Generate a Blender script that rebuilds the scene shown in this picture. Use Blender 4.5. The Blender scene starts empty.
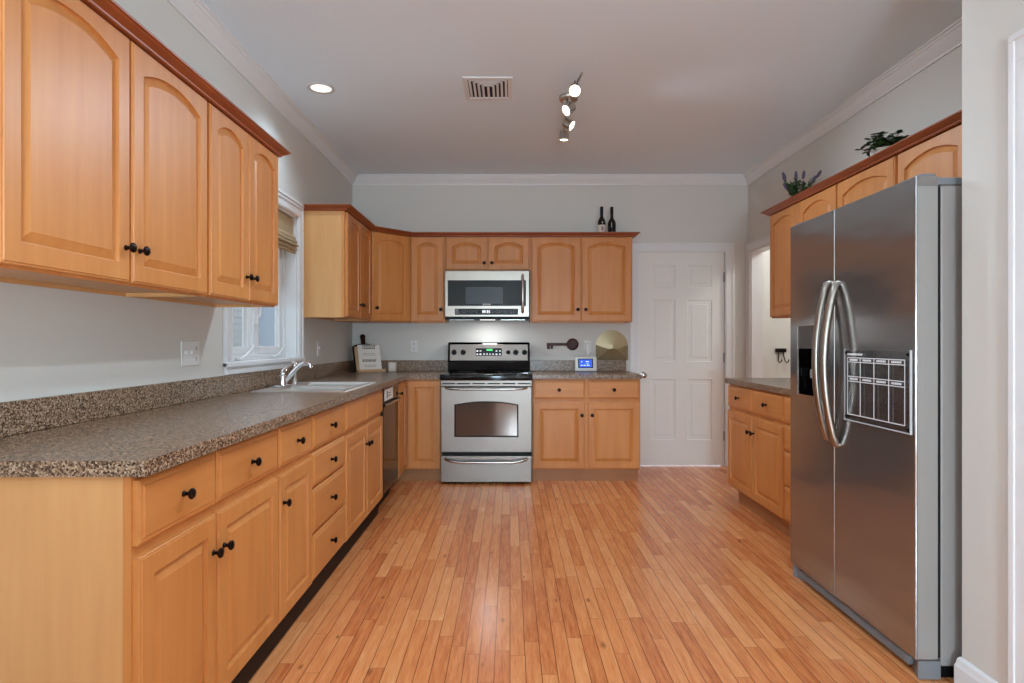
import bpy, bmesh, math, random
from mathutils import Matrix, Vector
random.seed(7)
PI = math.pi
C = bpy.context.scene.collection
SC = bpy.context.scene

# ------------------------------------------------------------------ camera, world, light, exposure
F, CX, CY, H = 610.0, 510.0, 341.5, 1.195
cam = bpy.data.cameras.new('camera')
cam.sensor_width = 36.0
cam.lens = F / 1024 * 36.0
cam.shift_x = (512 - CX) / 1024
cam.clip_start = 0.05
camo = bpy.data.objects.new('camera', cam)
C.objects.link(camo)
camo.location = (0, 0, H)
camo.rotation_euler = (PI / 2, 0, 0)
SC.camera = camo
SC.view_settings.view_transform = 'Standard'
SC.view_settings.look = 'None'
SC.view_settings.gamma = 1.0
SC.view_settings.use_curve_mapping = False
SC.view_settings.exposure = 0.26
SC.cycles.diffuse_bounces = 8
SC.cycles.max_bounces = 14

world = bpy.data.worlds.new('World')
SC.world = world
world.use_nodes = True
world.node_tree.nodes['Background'].inputs[0].default_value = (0.80, 0.90, 1.0, 1)
world.node_tree.nodes['Background'].inputs[1].default_value = 1.4


def lamp(name, kind, loc, rot, power, color=(1, 1, 1), **kw):
    d = bpy.data.lights.new(name, kind)
    d.energy = power
    d.color = color
    for k, v in kw.items():
        setattr(d, k, v)
    o = bpy.data.objects.new(name, d)
    C.objects.link(o)
    o.location = loc
    o.rotation_euler = rot
    return o


# (daylight through the window over the sink comes from the world)
# the photographer's flash set low and well behind the camera to even out the light
lamp('camera_flash', 'POINT', (0.2, -2.5, 0.98), (0, 0, 0), 325, (0.56, 0.80, 1.0), shadow_soft_size=0.3)
# recessed ceiling cans: first in view, the rest unseen and added to brighten the room
CANS_AND_FILL = [(-1.177, 3.80), (0.1, 2.3), (0.1, 0.3), (0.0, -1.6), (1.25, 2.6)]
CEIL = 2.775
for i, (x, y) in enumerate(CANS_AND_FILL):
    lamp('can_or_fill_lamp', 'SPOT', (x, y, CEIL - 0.012), (0, 0, 0), (24, 72, 44, 36, 26)[i], (0.60, 0.82, 1.0), spot_size=math.radians(136), spot_blend=0.8, shadow_soft_size=0.06)
lamp('hall_lamp', 'POINT', (3.1, 5.2, 2.5), (0, 0, 0), 26, (1.0, 0.98, 0.96), shadow_soft_size=0.15)


# ------------------------------------------------------------------ helpers
def L(c):
    c = c / 255.0
    return c / 12.92 if c <= 0.04045 else ((c + 0.055) / 1.055) ** 2.4


def rgb(r, g, b):
    return (L(r), L(g), L(b), 1.0)


def mat(name, col=(0.8, 0.8, 0.8, 1), rough=0.5, metal=0.0, **kw):
    m = bpy.data.materials.new(name)
    m.use_nodes = True
    b = m.node_tree.nodes['Principled BSDF']
    b.inputs['Base Color'].default_value = col
    b.inputs['Roughness'].default_value = rough
    b.inputs['Metallic'].default_value = metal
    for k, v in kw.items():
        b.inputs[k].default_value = v
    return m


class N:
    """small node-building helper"""
    def __init__(s, m):
        s.t = m.node_tree
        s.b = s.t.nodes['Principled BSDF']

    def n(s, kind, **kw):
        x = s.t.nodes.new(kind)
        for k, v in kw.items():
            setattr(x, k, v)
        return x

    def l(s, a, b):
        s.t.links.new(a, b)

    def math(s, op, a, b=None, c=None):
        x = s.n('ShaderNodeMath', operation=op)
        for i, v in enumerate((a, b, c)):
            if v is None:
                continue
            if isinstance(v, (int, float)):
                x.inputs[i].default_value = v
            else:
                s.l(v, x.inputs[i])
        return x.outputs[0]

    def ramp(s, fac, stops, interp='LINEAR'):
        x = s.n('ShaderNodeValToRGB')
        x.color_ramp.interpolation = interp
        e = x.color_ramp.elements
        while len(e) < len(stops):
            e.new(0.5)
        for i, (p, c) in enumerate(stops):
            e[i].position = p
            e[i].color = c
        s.l(fac, x.inputs[0])
        return x.outputs[0]

    def noise(s, vec, scale, detail=3, rough=0.5):
        x = s.n('ShaderNodeTexNoise')
        x.inputs['Scale'].default_value = scale
        x.inputs['Detail'].default_value = detail
        x.inputs['Roughness'].default_value = rough
        if vec is not None:
            s.l(vec, x.inputs['Vector'])
        return x.outputs['Fac']

    def objcoord(s, scale=(1, 1, 1), rnd=0.0):
        tc = s.n('ShaderNodeTexCoord')
        v = tc.outputs['Object']
        if rnd:
            oi = s.n('ShaderNodeObjectInfo')
            mu = s.math('MULTIPLY', oi.outputs['Random'], rnd)
            ad = s.n('ShaderNodeVectorMath', operation='ADD')
            s.l(v, ad.inputs[0])
            s.l(mu, ad.inputs[1])
            v = ad.outputs[0]
        mp = s.n('ShaderNodeMapping')
        mp.inputs['Scale'].default_value = scale
        s.l(v, mp.inputs['Vector'])
        return mp.outputs[0]

    def bump(s, h, strength, dist=0.01):
        x = s.n('ShaderNodeBump')
        x.inputs['Strength'].default_value = strength
        x.inputs['Distance'].default_value = dist
        s.l(h, x.inputs['Height'])
        s.l(x.outputs[0], s.b.inputs['Normal'])


def wood(name, ca, cb, scale=(22, 22, 1.6), rough=0.42, ior=1.45):
    m = mat(name, ca, rough, IOR=ior)
    k = N(m)
    v = k.objcoord(scale, 9.0)
    f = k.noise(v, 1.0, 4, 0.6)
    v2 = k.objcoord((3, 3, 1.2), 9.0)
    f2 = k.noise(v2, 1.0, 2, 0.5)
    mix = k.math('ADD', k.math('MULTIPLY', f, 0.55), k.math('MULTIPLY', f2, 0.45))
    col = k.ramp(mix, [(0.30, ca), (0.70, cb)])
    k.l(col, k.b.inputs['Base Color'])
    k.b.inputs['Coat Weight'].default_value = 0.12
    k.b.inputs['Coat Roughness'].default_value = 0.35
    return m


MAPLE = wood('maple_stain', rgb(192, 119, 58), rgb(213, 144, 79))
MAPLE_H = wood('maple_stain_horizontal', rgb(192, 119, 58), rgb(213, 144, 79), (1.6, 22, 22))
VENEER = wood('maple_veneer', rgb(204, 148, 92), rgb(218, 166, 108))
CROWNWOOD = wood('crown_wood', rgb(136, 64, 28), rgb(160, 80, 38), (1.6, 1.6, 22))
KICKSHADE = mat('kick_board_shade', rgb(30, 16, 11), 0.6, **{'IOR': 1.3})  # left toe kick: shade of the toe space put into its colour
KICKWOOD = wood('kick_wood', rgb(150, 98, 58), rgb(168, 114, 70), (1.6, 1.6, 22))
BOARDDARK = wood('walnut', rgb(42, 20, 12), rgb(64, 34, 20), ior=1.25)
BOARDLIGHT = wood('beech', rgb(196, 160, 118), rgb(214, 182, 142))
KEYWOOD = wood('rusted_brown', rgb(58, 26, 18), rgb(84, 38, 27), (9, 9, 9), ior=1.25)

WALL = mat('wall_paint', rgb(212, 209, 202), 0.6)
k = N(WALL)
k.bump(k.noise(k.objcoord((1, 1, 1)), 220, 2), 0.04, 0.002)
CEILM = mat('ceiling_paint', rgb(226, 239, 248), 0.9)
k = N(CEILM)
k.bump(k.noise(k.objcoord((1, 1, 1)), 90, 3, 0.6), 0.35, 0.004)
WHITE = mat('white_trim', rgb(226, 226, 226), 0.35)
DOORW = mat('white_door', rgb(230, 228, 222), 0.4)
PLASTIC = mat('white_plastic', rgb(226, 225, 222), 0.35)
PLASTGREY = mat('grey_plastic', rgb(150, 148, 145), 0.4)
BLACKGLOSS = mat('black_gloss', rgb(8, 8, 9), 0.08, **{'IOR': 1.35})
BLACK = mat('black_plastic', rgb(12, 12, 13), 0.5, **{'IOR': 1.3})
BLACKIRON = mat('black_iron', rgb(14, 13, 13), 0.45, 0.6)
BRONZE = mat('oil_bronze', rgb(38, 28, 25), 0.28, 0.85)
CHROME = mat('chrome', rgb(225, 225, 228), 0.08, 1.0)
NICKEL = mat('nickel', rgb(190, 186, 180), 0.25, 1.0)
SINKST = mat('sink_steel', rgb(215, 212, 208), 0.34, 0.85)
FRIDGESIDE = mat('fridge_side_paint', rgb(150, 143, 138), 0.45)
GREYPL = mat('fridge_grey_plastic', rgb(120, 122, 125), 0.45)
WHITEPRINT = mat('white_print', rgb(225, 225, 225), 0.5)
INK = mat('ink', rgb(70, 68, 66), 0.7)
PAPER = mat('paper', rgb(236, 230, 222), 0.7)
WAX = mat('candle_wax', rgb(230, 220, 204), 0.5)
FABRIC = mat('shade_fabric', rgb(176, 154, 122), 0.9)
k = N(FABRIC)
k.bump(k.noise(k.objcoord((300, 300, 30)), 1, 2), 0.2, 0.002)
CERAMIC = mat('white_ceramic', rgb(225, 222, 216), 0.25)
LEAF = mat('leaf_green', rgb(30, 62, 30), 0.45)
k = N(LEAF)
k.l(k.ramp(k.noise(k.objcoord((1, 1, 1)), 40, 2), [(0.35, rgb(18, 44, 24)), (0.65, rgb(52, 92, 44))]), k.b.inputs['Base Color'])
STEM = mat('stem_green', rgb(84, 112, 60), 0.6)
LAVENDER = mat('lavender_purple', rgb(98, 88, 112), 0.8)
BOTTLEGL = mat('dark_bottle_glass', rgb(12, 9, 9), 0.1)
FOIL = mat('black_foil', rgb(10, 10, 10), 0.3)
LABELW = mat('label_cream', rgb(226, 208, 198), 0.6)
SIDING = mat('pale_siding', rgb(156, 157, 158), 0.7)
GRASS = mat('lawn', rgb(120, 128, 110), 0.9)

BRASS = mat('brushed_brass', rgb(190, 172, 134), 0.42, 0.35)
k = N(BRASS)
k.bump(k.noise(k.objcoord((8, 200, 200)), 1, 2), 0.08, 0.002)


def emit(name, col, strength):
    m = mat(name, col, 0.5)
    b = m.node_tree.nodes['Principled BSDF']
    b.inputs['Emission Color'].default_value = col
    b.inputs['Emission Strength'].default_value = strength
    return m


BULB = emit('bulb_glow', (1.0, 0.90, 0.74, 1), 6.0)
CANGLOW = emit('can_glow', (1.0, 0.97, 0.92, 1), 0.9)
SCREEN = emit('blue_screen', rgb(40, 78, 190), 0.9)
SCREENW = emit('screen_text', rgb(190, 215, 250), 0.9)
GREENLED = emit('green_led', rgb(50, 190, 90), 0.9)
WHITELED = emit('white_led', rgb(235, 240, 245), 0.8)


def steel(name, base, rough, axis_scale, wav=0.0):
    m = mat(name, base, rough, 1.0)
    k = N(m)
    v = k.objcoord(axis_scale)
    f = k.noise(v, 1.0, 3, 0.6)
    r = k.math('MULTIPLY_ADD', f, 0.12, rough - 0.06)
    k.l(r, k.b.inputs['Roughness'])
    if wav:
        k.bump(k.noise(k.objcoord((1, 1.2, 3.0)), 2.2, 1), wav, 0.02)
    return m


STEEL = steel('stainless_vertical', rgb(154, 144, 134), 0.30, (260, 260, 3))
STEELH = steel('stainless_range', rgb(132, 122, 114), 0.36, (260, 260, 3))
FSTEEL = steel('stainless_fridge', rgb(160, 157, 156), 0.17, (260, 260, 3), 0.16)
FSTEEL.node_tree.nodes['Principled BSDF'].inputs['Metallic'].default_value = 0.88
FSTEELSIDE = mat('fridge_door_edge', rgb(160, 157, 152), 0.4, 0.35)

OVENGLASS = mat('oven_glass', rgb(96, 82, 74), 0.06, 0.55)
DARKGLASS = mat('microwave_glass', rgb(6, 6, 7), 0.05, **{'IOR': 1.35})
GLASS = mat('window_glass', (1, 1, 1, 1), 0.02, **{'Transmission Weight': 1.0, 'IOR': 1.08})
ACRYLIC = mat('clear_acrylic', (0.96, 0.97, 0.98, 1), 0.03, **{'Transmission Weight': 1.0, 'IOR': 1.15})
ACRYLEDGE = mat('acrylic_edge', rgb(226, 228, 230), 0.2, **{'Transmission Weight': 0.3})

# speckled brown laminate
GRAN = mat('speckled_laminate', rgb(120, 100, 85), 0.27, **{'IOR': 1.42})
k = N(GRAN)
vo = k.n('ShaderNodeTexVoronoi')
vo.inputs['Scale'].default_value = 235
k.l(k.objcoord((1, 1, 1)), vo.inputs['Vector'])
sep = k.n('ShaderNodeSeparateColor')
k.l(vo.outputs['Color'], sep.inputs[0])
nz = k.noise(k.objcoord((1, 1, 1)), 420, 2)
fac = k.math('ADD', k.math('MULTIPLY', sep.outputs[0], 0.8), k.math('MULTIPLY', nz, 0.25))
col = k.ramp(fac, [(0.0, rgb(30, 22, 17)), (0.22, rgb(66, 48, 36)), (0.42, rgb(112, 87, 66)), (0.62, rgb(140, 112, 88)),
                   (0.80, rgb(164, 138, 114)), (1.0, rgb(200, 178, 154))])
k.l(col, k.b.inputs['Base Color'])

# strip wood floor
FLOORM = mat('strip_wood_floor', rgb(190, 125, 80), 0.22)
k = N(FLOORM)
tc = k.n('ShaderNodeTexCoord')
sx = k.n('ShaderNodeSeparateXYZ')
k.l(tc.outputs['Object'], sx.inputs[0])
PW, PLN = 0.0572, 0.62
u = k.math('DIVIDE', sx.outputs[0], PW)
row = k.math('FLOOR', u)
fu = k.math('FRACT', u)
wn1 = k.n('ShaderNodeTexWhiteNoise', noise_dimensions='1D')
k.l(row, wn1.inputs['W'])
vv = k.math('ADD', k.math('DIVIDE', sx.outputs[1], PLN), k.math('MULTIPLY', wn1.outputs['Value'], 7.31))
colid = k.math('FLOOR', vv)
fv = k.math('FRACT', vv)
cmb = k.n('ShaderNodeCombineXYZ')
k.l(row, cmb.inputs[0])
k.l(colid, cmb.inputs[1])
wn2 = k.n('ShaderNodeTexWhiteNoise', noise_dimensions='2D')
k.l(cmb.outputs[0], wn2.inputs['Vector'])
pid = wn2.outputs['Value']
# grain per plank
gv = k.n('ShaderNodeCombineXYZ')
k.l(k.math('MULTIPLY', sx.outputs[0], 55.0), gv.inputs[0])
k.l(k.math('MULTIPLY', sx.outputs[1], 5.0), gv.inputs[1])
k.l(k.math('MULTIPLY', pid, 60.0), gv.inputs[2])
grain = k.noise(gv.outputs[0], 1.0, 4, 0.6)
fine = k.n('ShaderNodeCombineXYZ')
k.l(k.math('MULTIPLY', sx.outputs[0], 260.0), fine.inputs[0])
k.l(k.math('MULTIPLY', sx.outputs[1], 14.0), fine.inputs[1])
k.l(k.math('MULTIPLY', pid, 31.0), fine.inputs[2])
fgrain = k.noise(fine.outputs[0], 1.0, 2, 0.6)
tone = k.math('MULTIPLY_ADD', pid, 0.44, 0.03)
tone = k.math('ADD', tone, k.math('MULTIPLY', k.math('SUBTRACT', grain, 0.5), 0.85))
tone = k.math('ADD', tone, k.math('MULTIPLY', fgrain, 0.45))
col = k.ramp(tone, [(0.05, rgb(158, 82, 42)), (0.28, rgb(192, 110, 62)), (0.50, rgb(208, 130, 77)), (0.75, rgb(218, 146, 92)), (1.0, rgb(232, 172, 116))])
# knots
vk = k.n('ShaderNodeTexVoronoi')
vk.inputs['Scale'].default_value = 1.0
kv = k.n('ShaderNodeCombineXYZ')
k.l(k.math('MULTIPLY', sx.outputs[0], 12.0), kv.inputs[0])
k.l(k.math('MULTIPLY', sx.outputs[1], 5.0), kv.inputs[1])
k.l(kv.outputs[0], vk.inputs['Vector'])
sk = k.n('ShaderNodeSeparateColor')
k.l(vk.outputs['Color'], sk.inputs[0])
has = k.math('GREATER_THAN', sk.outputs[0], 0.25)
knot = k.math('MULTIPLY', k.math('SUBTRACT', 1.0, k.math('MINIMUM', k.math('MULTIPLY', vk.outputs['Distance'], k.math('MULTIPLY_ADD', sk.outputs[1], 14.0, 5.0)), 1.0)), has)
mixk = k.n('ShaderNodeMix', data_type='RGBA')
k.l(knot, mixk.inputs['Factor'])
k.l(col, mixk.inputs['A'])
mixk.inputs['B'].default_value = rgb(92, 48, 28)
# gaps
gu = k.math('MINIMUM', fu, k.math('SUBTRACT', 1.0, fu))
gw = k.math('MINIMUM', fv, k.math('SUBTRACT', 1.0, fv))
gap = k.math('MAXIMUM', k.math('LESS_THAN', gu, 0.027), k.math('LESS_THAN', gw, 0.0014))
mixg = k.n('ShaderNodeMix', data_type='RGBA')
k.l(k.math('MULTIPLY', gap, 0.85), mixg.inputs['Factor'])
k.l(mixk.outputs['Result'], mixg.inputs['A'])
mixg.inputs['B'].default_value = rgb(96, 50, 28)
k.l(mixg.outputs['Result'], k.b.inputs['Base Color'])
k.l(k.math('MULTIPLY_ADD', grain, 0.14, 0.17), k.b.inputs['Roughness'])
k.bump(k.math('MULTIPLY_ADD', gap, -1.0, k.math('MULTIPLY', pid, 0.25)), 0.15, 0.002)


# ------------------------------------------------------------------ mesh helpers
def nb():
    return bmesh.new()


def box(bm, x0, x1, y0, y1, z0, z1, bev=0.0, seg=2):
    r = bmesh.ops.create_cube(bm, size=1.0)
    vs = r['verts']
    for v in vs:
        v.co = Vector((x0 + (v.co.x + 0.5) * (x1 - x0), y0 + (v.co.y + 0.5) * (y1 - y0), z0 + (v.co.z + 0.5) * (z1 - z0)))
    if bev:
        es = list({e for v in vs for e in v.link_edges})
        bmesh.ops.bevel(bm, geom=es, offset=bev, segments=seg, affect='EDGES', profile=0.5)
    return bm


def lathe(bm, prof, seg=20, M=None, cap=True):
    """profile [(r, z)] around z, then transform M"""
    rings = []
    for r, z in prof:
        ring = []
        for i in range(seg):
            a = 2 * PI * i / seg
            p = Vector((r * math.cos(a), r * math.sin(a), z))
            ring.append(bm.verts.new(M @ p if M else p))
        rings.append(ring)
    for a, b in zip(rings, rings[1:]):
        for i in range(seg):
            j = (i + 1) % seg
            bm.faces.new((a[i], a[j], b[j], b[i]))
    if cap:
        bm.faces.new(list(reversed(rings[0])))
        bm.faces.new(rings[-1])
    return bm


def tube(bm, pts, rad, seg=10, flat=1.0):
    pts = [Vector(p) for p in pts]
    rads = rad if isinstance(rad, (list, tuple)) else [rad] * len(pts)
    rings = []
    up = None
    for i, p in enumerate(pts):
        t = (pts[min(i + 1, len(pts) - 1)] - pts[max(i - 1, 0)]).normalized()
        if up is None:
            up = Vector((0, 0, 1)) if abs(t.z) < 0.9 else Vector((1, 0, 0))
        s = t.cross(up).normalized()
        up = s.cross(t).normalized()
        rings.append([bm.verts.new(p + (s * math.cos(a) + up * math.sin(a) * flat) * rads[i]) for a in (2 * PI * q / seg for q in range(seg))])
    for a, b in zip(rings, rings[1:]):
        for i in range(seg):
            j = (i + 1) % seg
            bm.faces.new((a[i], a[j], b[j], b[i]))
    bm.faces.new(list(reversed(rings[0])))
    bm.faces.new(rings[-1])
    return bm


def prism(bm, poly, z0, z1, M=None):
    """vertical prism over plan polygon [(x,y)]"""
    lo = [bm.verts.new(M @ Vector((x, y, z0)) if M else (x, y, z0)) for x, y in poly]
    hi = [bm.verts.new(M @ Vector((x, y, z1)) if M else (x, y, z1)) for x, y in poly]
    n = len(poly)
    bm.faces.new(list(reversed(lo)))
    bm.faces.new(hi)
    for i in range(n):
        j = (i + 1) % n
        bm.faces.new((lo[i], lo[j], hi[j], hi[i]))
    return bm


def rings_mesh(bm, rings, cap_first=True, cap_last=True):
    vr = [[bm.verts.new(p) for p in r] for r in rings]
    n = len(vr[0])
    for a, b in zip(vr, vr[1:]):
        for i in range(n):
            j = (i + 1) % n
            bm.faces.new((a[i], a[j], b[j], b[i]))
    if cap_first:
        bm.faces.new(list(reversed(vr[0])))
    if cap_last:
        bm.faces.new(vr[-1])
    return bm


def sweep(bm, path, prof, side=1):
    """sweep profile [(out, z)] along plan path with mitres; out is to the left (side=1) or right (side=-1) of travel"""
    P = [Vector((x, y)) for x, y in path]
    nrm = []
    for a, b in zip(P, P[1:]):
        d = (b - a).normalized()
        nrm.append(Vector((-d.y, d.x)) * side)
    rows = []
    for i, p in enumerate(P):
        if i == 0:
            m = nrm[0]
        elif i == len(P) - 1:
            m = nrm[-1]
        else:
            m = nrm[i - 1] + nrm[i]
            m = m / max(1e-6, m.dot(nrm[i]))
        rows.append([bm.verts.new((p.x + m.x * o, p.y + m.y * o, z)) for o, z in prof])
    n = len(prof)
    for a, b in zip(rows, rows[1:]):
        for i in range(n):
            j = (i + 1) % n
            bm.faces.new((a[i], a[j], b[j], b[i]))
    bm.faces.new(list(reversed(rows[0])))
    bm.faces.new(rows[-1])
    return bm


def finish(bm):
    bmesh.ops.recalc_face_normals(bm, faces=bm.faces[:])


def obj(name, bm, m, parent=None, loc=None, rot=None, smooth=False, kind=None):
    finish(bm)
    me = bpy.data.meshes.new(name)
    bm.to_mesh(me)
    bm.free()
    for mm in (m if isinstance(m, (list, tuple)) else [m]):
        me.materials.append(mm)
    if smooth:
        me.polygons.foreach_set('use_smooth', [True] * len(me.polygons))
        try:
            me.set_sharp_from_angle(angle=math.radians(38))
        except Exception:
            pass
    o = bpy.data.objects.new(name, me)
    C.objects.link(o)
    if parent is not None:
        o.parent = parent
    if loc is not None:
        o.location = loc
    if rot is not None:
        o.rotation_euler = rot
    if kind:
        o['kind'] = kind
    return o


def tag(o, label, cat, group=None):
    o['label'] = label
    o['category'] = cat
    if group:
        o['group'] = group
    return o


def thing(name, label, cat, loc=(0, 0, 0), rotz=0.0, group=None):
    o = bpy.data.objects.new(name, None)
    o.empty_display_size = 0.05
    C.objects.link(o)
    o.location = loc
    o.rotation_euler = (0, 0, rotz)
    return tag(o, label, cat, group)


def struct(name, bm, m, parent=None, **kw):
    return obj(name, bm, m, parent, kind=None if parent else 'structure', **kw)


# ------------------------------------------------------------------ room shell
XL, XR, YB = -1.506, 2.275, 5.832
XN, YR = 1.556, 2.10       # near right wall and the return of the fridge alcove
YREAR = -3.5
WY0, WY1, WZ0, WZ1 = 3.28, 4.31, 1.08, 2.075     # window opening in the left wall

bm = nb(); box(bm, -1.75, 4.2, YREAR - 0.15, 6.5, -0.08, 0.0)
struct('floor', bm, FLOORM)
bm = nb(); box(bm, -1.75, 4.2, YREAR - 0.15, 6.5, CEIL, CEIL + 0.1)
struct('ceiling', bm, CEILM)
bm = nb()
XO = XL - 0.14
box(bm, XO, XL, YREAR, WY0, 0, CEIL); box(bm, XO, XL, WY1, YB + 0.12, 0, CEIL)
box(bm, XO, XL, WY0, WY1, 0, WZ0); box(bm, XO, XL, WY0, WY1, WZ1, CEIL)
struct('wall_left', bm, WALL)
DX0, DX1, DZ1 = 1.233, 2.049, 2.048
bm = nb()
box(bm, XL, DX0 - 0.008, YB, YB + 0.12, 0, CEIL); box(bm, DX1 + 0.008, XR + 0.11, YB, YB + 0.12, 0, CEIL)
box(bm, DX0 - 0.008, DX1 + 0.008, YB, YB + 0.12, DZ1 + 0.006, CEIL)
struct('wall_back', bm, WALL)
OY0, OY1, OZ = 4.80, 5.757, 2.05       # doorway in the right wall
bm = nb()
box(bm, XR, XR + 0.11, YR, OY0, 0, CEIL); box(bm, XR, XR + 0.11, OY1, YB, 0, CEIL); box(bm, XR, XR + 0.11, OY0, OY1, OZ, CEIL)
struct('wall_right', bm, WALL)
NY0, NY1, NZ = 0.97, 1.79, 2.045       # closet door in the near right wall
bm = nb()
box(bm, XN, XN + 0.12, YREAR, NY0, 0, CEIL); box(bm, XN, XN + 0.12, NY1, YR, 0, CEIL); box(bm, XN, XN + 0.12, NY0, NY1, NZ, CEIL)
box(bm, XN + 0.12, XR + 0.11, YR - 0.12, YR, 0, CEIL)
struct('wall_near_right', bm, WALL)
bm = nb()
box(bm, XO, 0.2, YREAR - 0.15, YREAR, 0, CEIL); box(bm, 1.1, XN + 0.12, YREAR - 0.15, YREAR, 0, CEIL)
box(bm, 0.2, 1.1, YREAR - 0.15, YREAR, 0, 1.0); box(bm, 0.2, 1.1, YREAR - 0.15, YREAR, 2.1, CEIL)
struct('wall_rear', bm, WALL)
bm = nb(); box(bm, XL, -0.25, -0.36, -0.24, 0, 1.0)  # unseen half wall, added to keep the flash off the near cabinet end
struct('wall_light_blocker', bm, WALL)
bm = nb()
box(bm, XR + 0.11, 4.1, 6.2, 6.3, 0, CEIL)
box(bm, XR, XR + 0.11, YB, 6.3, 0, CEIL)
box(bm, 4.0, 4.1, 3.9, 6.2, 0, CEIL)
box(bm, XR + 0.11, 4.1, 3.8, 3.9, 0, CEIL)
struct('wall_hall', bm, WALL)

# ceiling crown
zc = CEIL
cp = [(0, zc - 0.086), (0.010, zc - 0.086), (0.012, zc - 0.074), (0.020, zc - 0.066), (0.046, zc - 0.034), (0.052, zc - 0.022),
      (0.060, zc - 0.020), (0.064, zc - 0.010), (0.076, zc - 0.008), (0.076, zc), (0, zc)]
bm = nb()
sweep(bm, [(XL, YREAR), (XL, YB), (XR, YB), (XR, YR), (XN + 0.12, YR)], cp, -1)
struct('trim_1', bm, WHITE)

# baseboards
bp = [(0, 0), (0.016, 0), (0.016, 0.075), (0.012, 0.085), (0.010, 0.100), (0.004, 0.108), (0, 0.108)]
bm = nb()
sweep(bm, [(XR, YR), (XN, YR), (XN, NY1 + 0.09)], bp, -1)
sweep(bm, [(XN, NY0 - 0.09), (XN, YREAR)], bp, -1)
struct('baseboard_right', bm, WHITE)
bm = nb()
sweep(bm, [(DX1 + 0.09, YB), (XR, YB), (XR, OY1 + 0.07)], bp, -1)
struct('baseboard_back', bm, WHITE)


def six_panel(name, w, h, t, parent=None, hinge_left=False, **kw):
    """six-panel slab door in local coords: x 0..w, front at y=0 facing -y"""
    bm = nb()
    box(bm, 0, w, 0.006, t, 0, h)
    st = 0.115
    pw = (w - 3 * st) / 2
    rows = [(0.24, 0.82), (0.99, 1.58), (1.70, 1.91)]
    xs = [0, st, st + pw, 2 * st + pw, 2 * st + 2 * pw, w]
    zs = [0, rows[0][0], rows[0][1], rows[1][0], rows[1][1], rows[2][0], rows[2][1], h]
    for i in range(5):
        for j in range(7):
            x0, x1, z0, z1 = xs[i], xs[i + 1], zs[j], zs[j + 1]
            if i in (1, 3) and j in (1, 3, 5):
                def rr(d, y):
                    return [(x0 + d, y, z0 + d), (x1 - d, y, z0 + d), (x1 - d, y, z1 - d), (x0 + d, y, z1 - d)]
                rings_mesh(bm, [rr(0, 0.0), rr(0.012, 0.012), rr(0.020, 0.012), rr(0.045, 0.003)], cap_first=False)
            else:
                vs = [bm.verts.new(p) for p in ((x0, 0, z0), (x1, 0, z0), (x1, 0, z1), (x0, 0, z1))]
                bm.faces.new(vs)
    vs = [(0, 0), (w, 0), (w, h), (0, h)]
    for (xa, za), (xb, zb) in zip(vs, vs[1:] + vs[:1]):
        bm.faces.new([bm.verts.new(p) for p in ((xa, 0, za), (xb, 0, zb), (xb, 0.006, zb), (xa, 0.006, za))])
    bmesh.ops.remove_doubles(bm, verts=bm.verts[:], dist=1e-5)
    return obj(name, bm, DOORW, parent, **kw)


def casing(bm, x0, x1, ztop, w=0.085, t=0.018, y=0.0, zb=0.0):
    """door casing in local wall frame (front toward -y) with a raised outer band"""
    for a, b in ((x0 - w, x0), (x1, x1 + w)):
        box(bm, a, b, y - t, y, zb, ztop, 0.002, 1)
    box(bm, x0 - w, x1 + w, y - t, y, ztop, ztop + w, 0.002, 1)
    q = 0.022
    box(bm, x0 - w, x0 - w + q, y - t - 0.006, y - t, zb, ztop + w - q, 0.002, 1)
    box(bm, x1 + w - q, x1 + w, y - t - 0.006, y - t, zb, ztop + w - q, 0.002, 1)
    box(bm, x0 - w, x1 + w, y - t - 0.006, y - t, ztop + w - q, ztop + w, 0.002, 1)
    box(bm, x0 - 0.02, x0 - 0.008, y - t - 0.003, y - t, zb, ztop + 0.008, 0.001, 1)
    box(bm, x1 + 0.008, x1 + 0.02, y - t - 0.003, y - t, zb, ztop + 0.008, 0.001, 1)
    box(bm, x0 - 0.02, x1 + 0.02, y - t - 0.003, y - t, ztop + 0.008, ztop + 0.02, 0.001, 1)


# back door
d1 = six_panel('door_1', DX1 - DX0, DZ1 - 0.012, 0.04, loc=(DX0, YB + 0.008, 0.012), kind='structure')
for z in (0.28, 1.03, 1.80):
    bm = nb(); box(bm, -0.010, 0.010, -0.006, 0.006, -0.045, 0.045, 0.001, 1)
    tube(bm, [(0.0, -0.008, -0.046), (0.0, -0.008, 0.046)], 0.006, 8)
    obj('hinge', bm, PLASTGREY, d1, loc=(DX1 - DX0 + 0.002, -0.002, z), smooth=True)
bm = nb()
Mk = Matrix.Rotation(PI / 2, 4, 'X')
lathe(bm, [(0.03, 0), (0.032, 0.004), (0.028, 0.009), (0.012, 0.012), (0.011, 0.030), (0.022, 0.036), (0.027, 0.048), (0.024, 0.060), (0.010, 0.066)], 20, Mk)
obj('door_knob', bm, NICKEL, d1, loc=(0.040, 0, 0.862), smooth=True)
bm = nb(); casing(bm, DX0 - 0.004, DX1 + 0.004, DZ1 + 0.003, y=YB)
struct('trim_2', bm, WHITE)
# doorway on the right wall: lined jamb and casing (local frame of the right wall: x -> -Y)
bm = nb()
casing(bm, -OY1, -OY0, OZ, 0.070)
box(bm, -OY1, -OY1 + 0.012, 0.0, 0.11, 0, OZ); box(bm, -OY0 - 0.012, -OY0, 0.0, 0.11, 0, OZ); box(bm, -OY1, -OY0, 0, 0.11, OZ - 0.012, OZ)
struct('trim_3', bm, WHITE, loc=(XR, 0, 0), rot=(0, 0, -PI / 2))
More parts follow.
